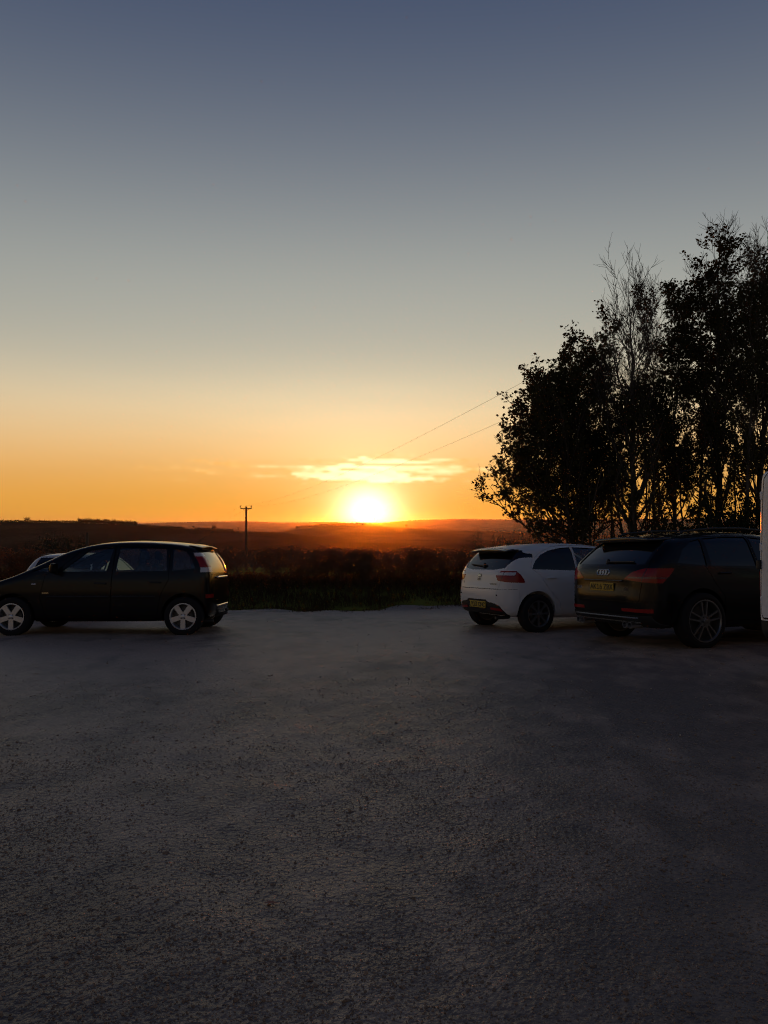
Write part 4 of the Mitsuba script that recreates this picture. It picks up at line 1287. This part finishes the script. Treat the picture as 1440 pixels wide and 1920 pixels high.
    part(k, 'exhaust_pipe', cyl((-.56, -.45, .235), (-.3, -.45, .235), .025), 'steel', 40)
    for x in (0, c.wb):
        for s in (-1, 1):
            wheel(c, k, x, s, 'eight', .205, 'dark_alloy', .195)


# --- dark estate / sports utility on the right
def suv():
    side = [(-.55, .26), (-.74, .30), (-.88, .40), (-.935, .54), (-.93, .70), (-.895, .80), (-.885, .98), (-.83, 1.10), (-.42, 1.46), (-.22, 1.505), (.3, 1.555), (.9, 1.575), (1.45, 1.545), (1.85, 1.45), (2.62, 1.06), (3.1, 1.01), (3.45, .92), (3.64, .76), (3.69, .52), (3.60, .28), (3.2, .22), (.5, .22)]
    plan = [(-.97, 0), (-.95, .42), (-.87, .70), (-.68, .875), (-.25, .94), (.8, .95), (2.3, .95), (3.0, .91), (3.4, .74), (3.64, .40), (3.70, 0)]
    sec = [(-.1, .20), (.74, .20), (.86, .30), (.925, .50), (.95, .72), (.935, .92), (.89, 1.06), (.72, 1.43), (.63, 1.57), (.55, 1.9), (-.1, 1.9)]
    c = Car(side, plan, sec, .055, .12, .66, 2.807, .365, .415, .65, .55, .815)
    tw = c.pose(3.83, 10.88, 22)
    k = thing('sport_utility_car', 'black sport utility car with four ring badge, beside the white van', 'car', tw, 'cars parked on the gravel')
    win = [np.array([(-.36, 1.12), (.12, 1.085), (.16, 1.44), (.0, 1.41), (-.20, 1.30)]), np.array([(.20, 1.085), (1.0, 1.075), (1.0, 1.475), (.60, 1.475), (.22, 1.448)]), np.array([(1.05, 1.075), (2.15, 1.06), (1.75, 1.33), (1.50, 1.44), (1.05, 1.475)])]
    rg = [(-.70, 1.10), (.70, 1.10), (.66, 1.25), (.58, 1.43), (-.58, 1.43), (-.66, 1.25)]
    screen = ([(-.70, 1.10), (.70, 1.10), (.60, 1.46), (-.60, 1.46)], 1.7, 2.9)
    doors = [[(.42, .36), (1.02, .36), (1.02, 1.51), (.55, 1.51), (.17, 1.475), (.10, 1.07), (.22, .86), (.38, .68)], [(1.035, .36), (2.20, .36), (2.32, .70), (2.28, 1.0), (2.18, 1.06), (1.7, 1.40), (1.5, 1.48), (1.035, 1.51)]]
    lampL = rear_prism(np.array([(.43, .905), (.60, .885), (.83, .86), (1.1, .86), (1.1, 1.055), (.72, 1.05), (.55, .995)]), -1.1, .2) ^ side_prism([(-1.1, .85), (-.62, .86), (-.56, .92), (-.47, 1.0), (-.43, 1.05), (-1.1, 1.06)])
    lamps = [lampL, mirror_y(lampL)]
    made = build_shell(c, k, 'grey_paint', win, (rg, -1.0, -.2), screen, doors, 'privacy_glass', 'privacy_glass', lamps,
                       ([(-.68, .62), (.68, .62), (.70, .80), (.76, 1.06), (.66, 1.475), (-.66, 1.475), (-.76, 1.06), (-.70, .80)], -1.1, -.30),
                       (rear_prism([(-1.1, .15), (1.1, .15), (1.1, .61), (-1.1, .61)], -1.2, -.50), rear_prism([(-1.1, .15), (1.1, .15), (1.1, .616), (-1.1, .616)], -1.2, -.494)))
    bp, tg = made['bumper'], made['tailgate']
    for s, lp in zip((1, -1), lamps):
        r = part(k, 'tail_light', c.patch(lp), 'red_lens', 30, skin=c)
        part(r, 'seam', c.patch(lp ^ rear_prism(line_prism([(s * .70, .84), (s * .76, 1.07)], .008), -1.2, .5), .0055, .02), 'gloss_black', 30, skin=c)
        part(r, 'lamp_bar', c.patch(lp ^ rear_prism(line_prism([(s * .50, .93), (s * .95, .925)], .022), -1.2, .5), .0055, .02), 'dark_lens', 30, skin=c)
        part(bp, 'bumper_light', c.patch(rear_prism(np.array([(.40, .485), (.82, .475), (.82, .525), (.40, .525)]) * [s, 1], -1.2, -.45), .006, .01), 'red_lens', 30, skin=c)
        for o in (0, .10):
            part(k, 'exhaust_tip', cyl((-.90, s * (.45 + o), .31), (-.70, s * (.45 + o), .31), .042) - cyl((-.95, s * (.45 + o), .31), (-.76, s * (.45 + o), .31), .036), 'chrome', 30)
        part(k, 'headlight', c.patch(rear_prism(np.array([(.45, .70), (.88, .74), (.88, .88), (.55, .84)]) * [s, 1], 3.0, 3.9)), 'clear_lens', 30, skin=c)
        pts = [(x, s * .60, z) for x, z in ((-.12, 1.50), (.0, 1.545), (.5, 1.590), (1.0, 1.598), (1.35, 1.575), (1.55, 1.515))]
        W = Wood()
        W.tube(pts, [.012, .017, .017, .017, .017, .012], 8)
        part(k, 'roof_rail', W.mesh(), 'black_plastic', True)
        handle(c, made[0, s], .40, .985, s, 'grey_paint', .19)
        handle(c, made[1, s], 1.30, .975, s, 'grey_paint', .19)
        door_mirror(c, k, 2.05, 1.02, s, 'grey_paint')
    part(bp, 'lower_valance', c.patch(rear_prism([(-.86, .2), (.86, .2), (.80, .44), (-.80, .44)], -1.2, -.5), .008, .02), 'black_plastic', 32, skin=c)
    for z in (.405, .345):
        part(bp, 'trim_strip', join_strip(c, z, .66), 'dark_alloy', 40)
    part(k, 'roof_spoiler', hull_pts([(x, y, z - .05 * (abs(y) / .7) ** 2) for x, z, w in ((-.26, 1.482, .60), (-.46, 1.468, .61), (-.56, 1.455, .54)) for y in np.linspace(-w, w, 9)], .020), 'gloss_black', 40)
    part(tg, 'trim_seam', hull_pts([(c.on_rear(0, .885) - .001, -.40, .882), (c.on_rear(0, .885) - .001, .40, .882)], .011), 'gloss_black', 40)
    th = math.degrees(math.atan2(c.on_rear(0, 1.05) - c.on_rear(0, .95), .10))
    a = math.radians(th)
    Rt = np.array([[math.cos(a), 0, math.sin(a)], [0, 1, 0], [-math.sin(a), 0, math.cos(a)]])
    rings = []
    xe = c.on_rear(0, .99)
    for i in range(4):
        t = trimesh.creation.torus(.040, .0065, major_sections=28, minor_sections=8)
        v = (np.array(t.vertices) + [(i - 1.5) * .058, 0, 0]) @ REAR_TEXT[:, :3].T
        rings.append((v @ Rt.T + [xe - .004, 0, .99], np.array(t.faces)))
    part(tg, 'emblem', join(rings), 'chrome', 40, 'four interlocked chrome rings')
    part(tg, 'badge', text_on('SQ5', .042, (c.on_rear(.52, .775) - .001, .52, .775), True, depth=.006), 'chrome')
    part(tg, 'badge', text_on('TDI', .036, (c.on_rear(-.47, .775) - .001, -.47, .775), True, depth=.006), 'chrome')
    plate(tg, 'AK16 ZBX', c.on_rear(0, .76) - .006, 0, .795)
    xw = c.on_rear(0, 1.13)
    part(k, 'rear_wiper', hull_pts([(xw - .012, 0, 1.115), (xw + .002, 0, 1.15)], .024) + hull_pts([(xw - .012, .0, 1.13), (c.on_rear(-.50, 1.14) - .014, -.50, 1.135)], .012), 'black_plastic', 40)
    W = Wood()
    W.tube([(.0, 0, 1.51), (-.07, 0, 1.585)], [.02, .004], 8)
    part(k, 'antenna', W.mesh(), 'black_plastic', True)
    part(k, 'dashboard', hull_pts([(1.95, -.66, .98), (1.95, .66, .98), (2.45, -.65, 1.02), (2.45, .65, 1.02), (2.4, -.65, .6), (2.4, .65, .6)], .05), 'dash_plastic', 40)
    steering(k, 1.80, 1.02)
    seats(k, (1.05, .15), .45)
    for x in (0, c.wb):
        for s in (-1, 1):
            wheel(c, k, x, s, 'twin', .272, 'dark_alloy', .235)


def join_strip(c, z, w):
    W = Wood()
    ys = np.linspace(-w, w, 13)
    W.tube([(c.on_rear(y, z) - .012, y, z) for y in ys], .011, 6)
    return W.mesh()


# --- small white hatchback behind the people carrier, nose to the hedge
def small_hatch():
    side = [(-.40, .22), (-.52, .28), (-.58, .42), (-.58, .60), (-.54, .82), (-.47, .90), (-.20, 1.235), (0, 1.27), (.5, 1.30), (1.0, 1.295), (1.45, 1.23), (2.1, .88), (2.6, .80), (2.9, .68), (2.98, .45), (2.9, .2), (2.5, .17), (.4, .17)]
    plan = [(-.6, 0), (-.58, .40), (-.50, .66), (-.28, .79), (.4, .80), (2.0, .80), (2.6, .74), (2.88, .5), (3.0, 0)]
    sec = [(-.1, .15), (.64, .15), (.74, .24), (.795, .45), (.80, .66), (.77, .86), (.60, 1.19), (.50, 1.30), (.40, 1.6), (-.1, 1.6)]
    c = Car(side, plan, sec, .05, .10, .55, 2.35, .275, .32, .55, .36, .70)
    tw = c.pose(-6.22, 15.2, 91)
    k = thing('small_hatchback', 'small white hatchback parked nose to the hedge, mostly hidden behind the black car bonnet', 'car', tw, 'cars parked on the gravel')
    win = [np.array([(-.05, .90), (.70, .885), (.70, 1.21), (.20, 1.20), (.06, 1.12)]), np.array([(.75, .885), (1.75, .87), (1.30, 1.16), (1.10, 1.21), (.75, 1.215)])]
    made = build_shell(c, k, 'white_paint', win, ([(-.56, .90), (.56, .90), (.50, 1.19), (-.50, 1.19)], -.6, .05), ([(-.58, .92), (.58, .92), (.50, 1.21), (-.50, 1.21)], 1.3, 2.3),
                       [[(.30, .25), (1.70, .25), (1.80, .55), (1.78, .86), (1.32, 1.20), (1.1, 1.245), (.30, 1.24), (.30, .7)]], 'privacy_glass', 'privacy_glass', (), ([(-.56, .55), (.56, .55), (.60, .9), (.54, 1.215), (-.54, 1.215), (-.60, .9)], -.7, -.1))
    for s in (-1, 1):
        door_mirror(c, k, 1.62, .84, s, 'black_plastic')
        handle(c, made[0, s], .45, .78, s, 'black_plastic')
        part(k, 'tail_light', c.patch(rear_prism(np.array([(.60, .62), (.9, .62), (.9, .86), (.62, .86)]) * [s, 1], -.8, -.3)), 'red_lens', 30, skin=c)
        W = Wood()
        W.tube([(x, s * .535, z) for x, z in ((-.10, 1.235), (.2, 1.268), (.7, 1.28), (1.2, 1.245))], .008, 6)
        part(k, 'roof_gutter', W.mesh(), 'black_plastic', True)
    W = Wood()
    W.tube([(.05, 0, 1.27), (-.02, 0, 1.34)], [.006, .003], 6)
    part(k, 'antenna', W.mesh(), 'black_plastic', True)
    seats(k, (.9, .15), .32, .42, .5, (-.33, .33))
    for x in (0, c.wb):
        for s in (-1, 1):
            wheel(c, k, x, s, 'eight', .175, 'alloy', .17)


# --- white panel van cut by the right edge
def van():
    side = [(-.70, .34), (-.98, .36), (-1.02, .50), (-1.02, .9), (-1.015, 1.5), (-1.005, 2.17), (-.97, 2.25), (0, 2.28), (1.8, 2.27), (2.3, 2.16), (3.05, 1.30), (3.75, 1.12), (3.95, .95), (4.0, .55), (3.9, .32), (3.3, .28)]
    plan = [(-1.04, 0), (-1.03, .8), (-.99, .93), (-.90, .97), (0, .985), (2.6, .985), (3.4, .92), (3.85, .66), (4.0, 0)]
    sec = [(-.1, .26), (.88, .26), (.95, .36), (.975, .7), (.975, 1.1), (.945, 1.75), (.905, 2.22), (.88, 2.5), (-.1, 2.5)]
    c = Car(side, plan, sec, .03, .07, 1.05, 2.93, .33, .39, .75, .6, .83)
    th = math.radians(22)
    corner = np.array([4.11, 8.45])
    f2, l2 = np.array([math.cos(th), math.sin(th)]), np.array([-math.sin(th), math.cos(th)])
    o = corner + f2 * .97 - l2 * .955
    tw = c.pose(o[0], o[1], 22)
    k = thing('panel_van', 'white panel van at the right edge, only a strip of its rear door in view', 'van', tw, 'cars parked on the gravel')
    outer, inner = c.solid(0.0), c.solid(.03)
    made = build_shell(c, k, 'van_paint', [np.array([(1.95, 1.22), (2.95, 1.18), (2.42, 1.86), (1.95, 1.92)])], None, ([(-.80, 1.32), (.80, 1.32), (.72, 1.98), (-.72, 1.98)], 2.2, 3.4),
                       [[(1.80, .45), (2.75, .45), (3.0, .8), (3.02, 1.15), (2.45, 1.92), (1.80, 2.0)]], 'car_glass', None, (), None,
                       (rear_prism([(-1.2, .2), (1.2, .2), (1.2, .56), (-1.2, .56)], -1.2, -.72), rear_prism([(-1.2, .2), (1.2, .2), (1.2, .566), (-1.2, .566)], -1.2, -.714), 'black_plastic'))
    for s in (-1, 1):
        P = np.array([(.012, .60), (.86, .60), (.885, .66), (.875, 1.2), (.85, 1.75), (.83, 2.10), (.77, 2.18), (.012, 2.18)]) * [s, 1]
        d = part(k, 'rear_door', c.patch(rear_prism(P, -1.2, -.85), .008, .02), 'van_paint', 32, skin=c)
        part(d, 'door_seal', c.patch(rear_prism(grow(P, .018), -1.2, -.85), .002, .006) - rear_prism(grow(P, -.002), -1.2, -.85), 'black_plastic')
        for z in (.78, 1.36, 1.92):
            x = c.on_rear(s * .90, z)
            part(d, 'hinge', hull_pts([(x - .012, s * .885, z - .035), (x - .012, s * .885, z + .035)], .013) + mbox((x - .014, s * .845, z), (.012, .09, .05), .004), 'van_paint', 40)
        part(d, 'door_stop', mbox((c.on_rear(s * .90, 1.17) - .02, s * .905, 1.17), (.05, .045, .10), .01), 'black_plastic', 30)
        part(d, 'inset_panel', c.patch(rear_prism(grow(P, -.10), -1.2, -.85), .014, .0), 'van_paint', 32, skin=c)
        part(k, 'tail_light', c.patch(rear_prism(np.array([(.915, .75), (1.1, .75), (1.1, 1.10), (.925, 1.10)]) * [s, 1], -1.2, -.8)), 'red_lens', 30, skin=c)
        door_mirror(c, k, 2.85, 1.2, s, 'black_plastic')
        handle(c, made[0, s], 1.95, 1.02, s, 'black_plastic')
        part(k, 'headlight', c.patch(rear_prism(np.array([(.5, .72), (.9, .72), (.9, .98), (.55, .98)]) * [s, 1], 3.2, 4.2)), 'clear_lens', 30, skin=c)
    for x in (0, c.wb):
        for s in (-1, 1):
            wheel(c, k, x, s, 'eight', .21, 'steel', .215)


people_carrier()
hatchback()
suv()
small_hatch()
van()


# ------------------------------------------------------------------ air
scene['haze'] = {'type': 'cube', 'to_world': T().translate([0, 0, (LOWEST - 1 + 46) / 2]).scale([9500, 9500, (46 - LOWEST + 1) / 2]), 'bsdf': {'type': 'null'},
                 'interior': {'type': 'ref', 'id': 'haze_medium'}}
labels['haze'] = {'kind': 'stuff', 'label': 'thin evening haze over the whole landscape', 'category': 'haze'}
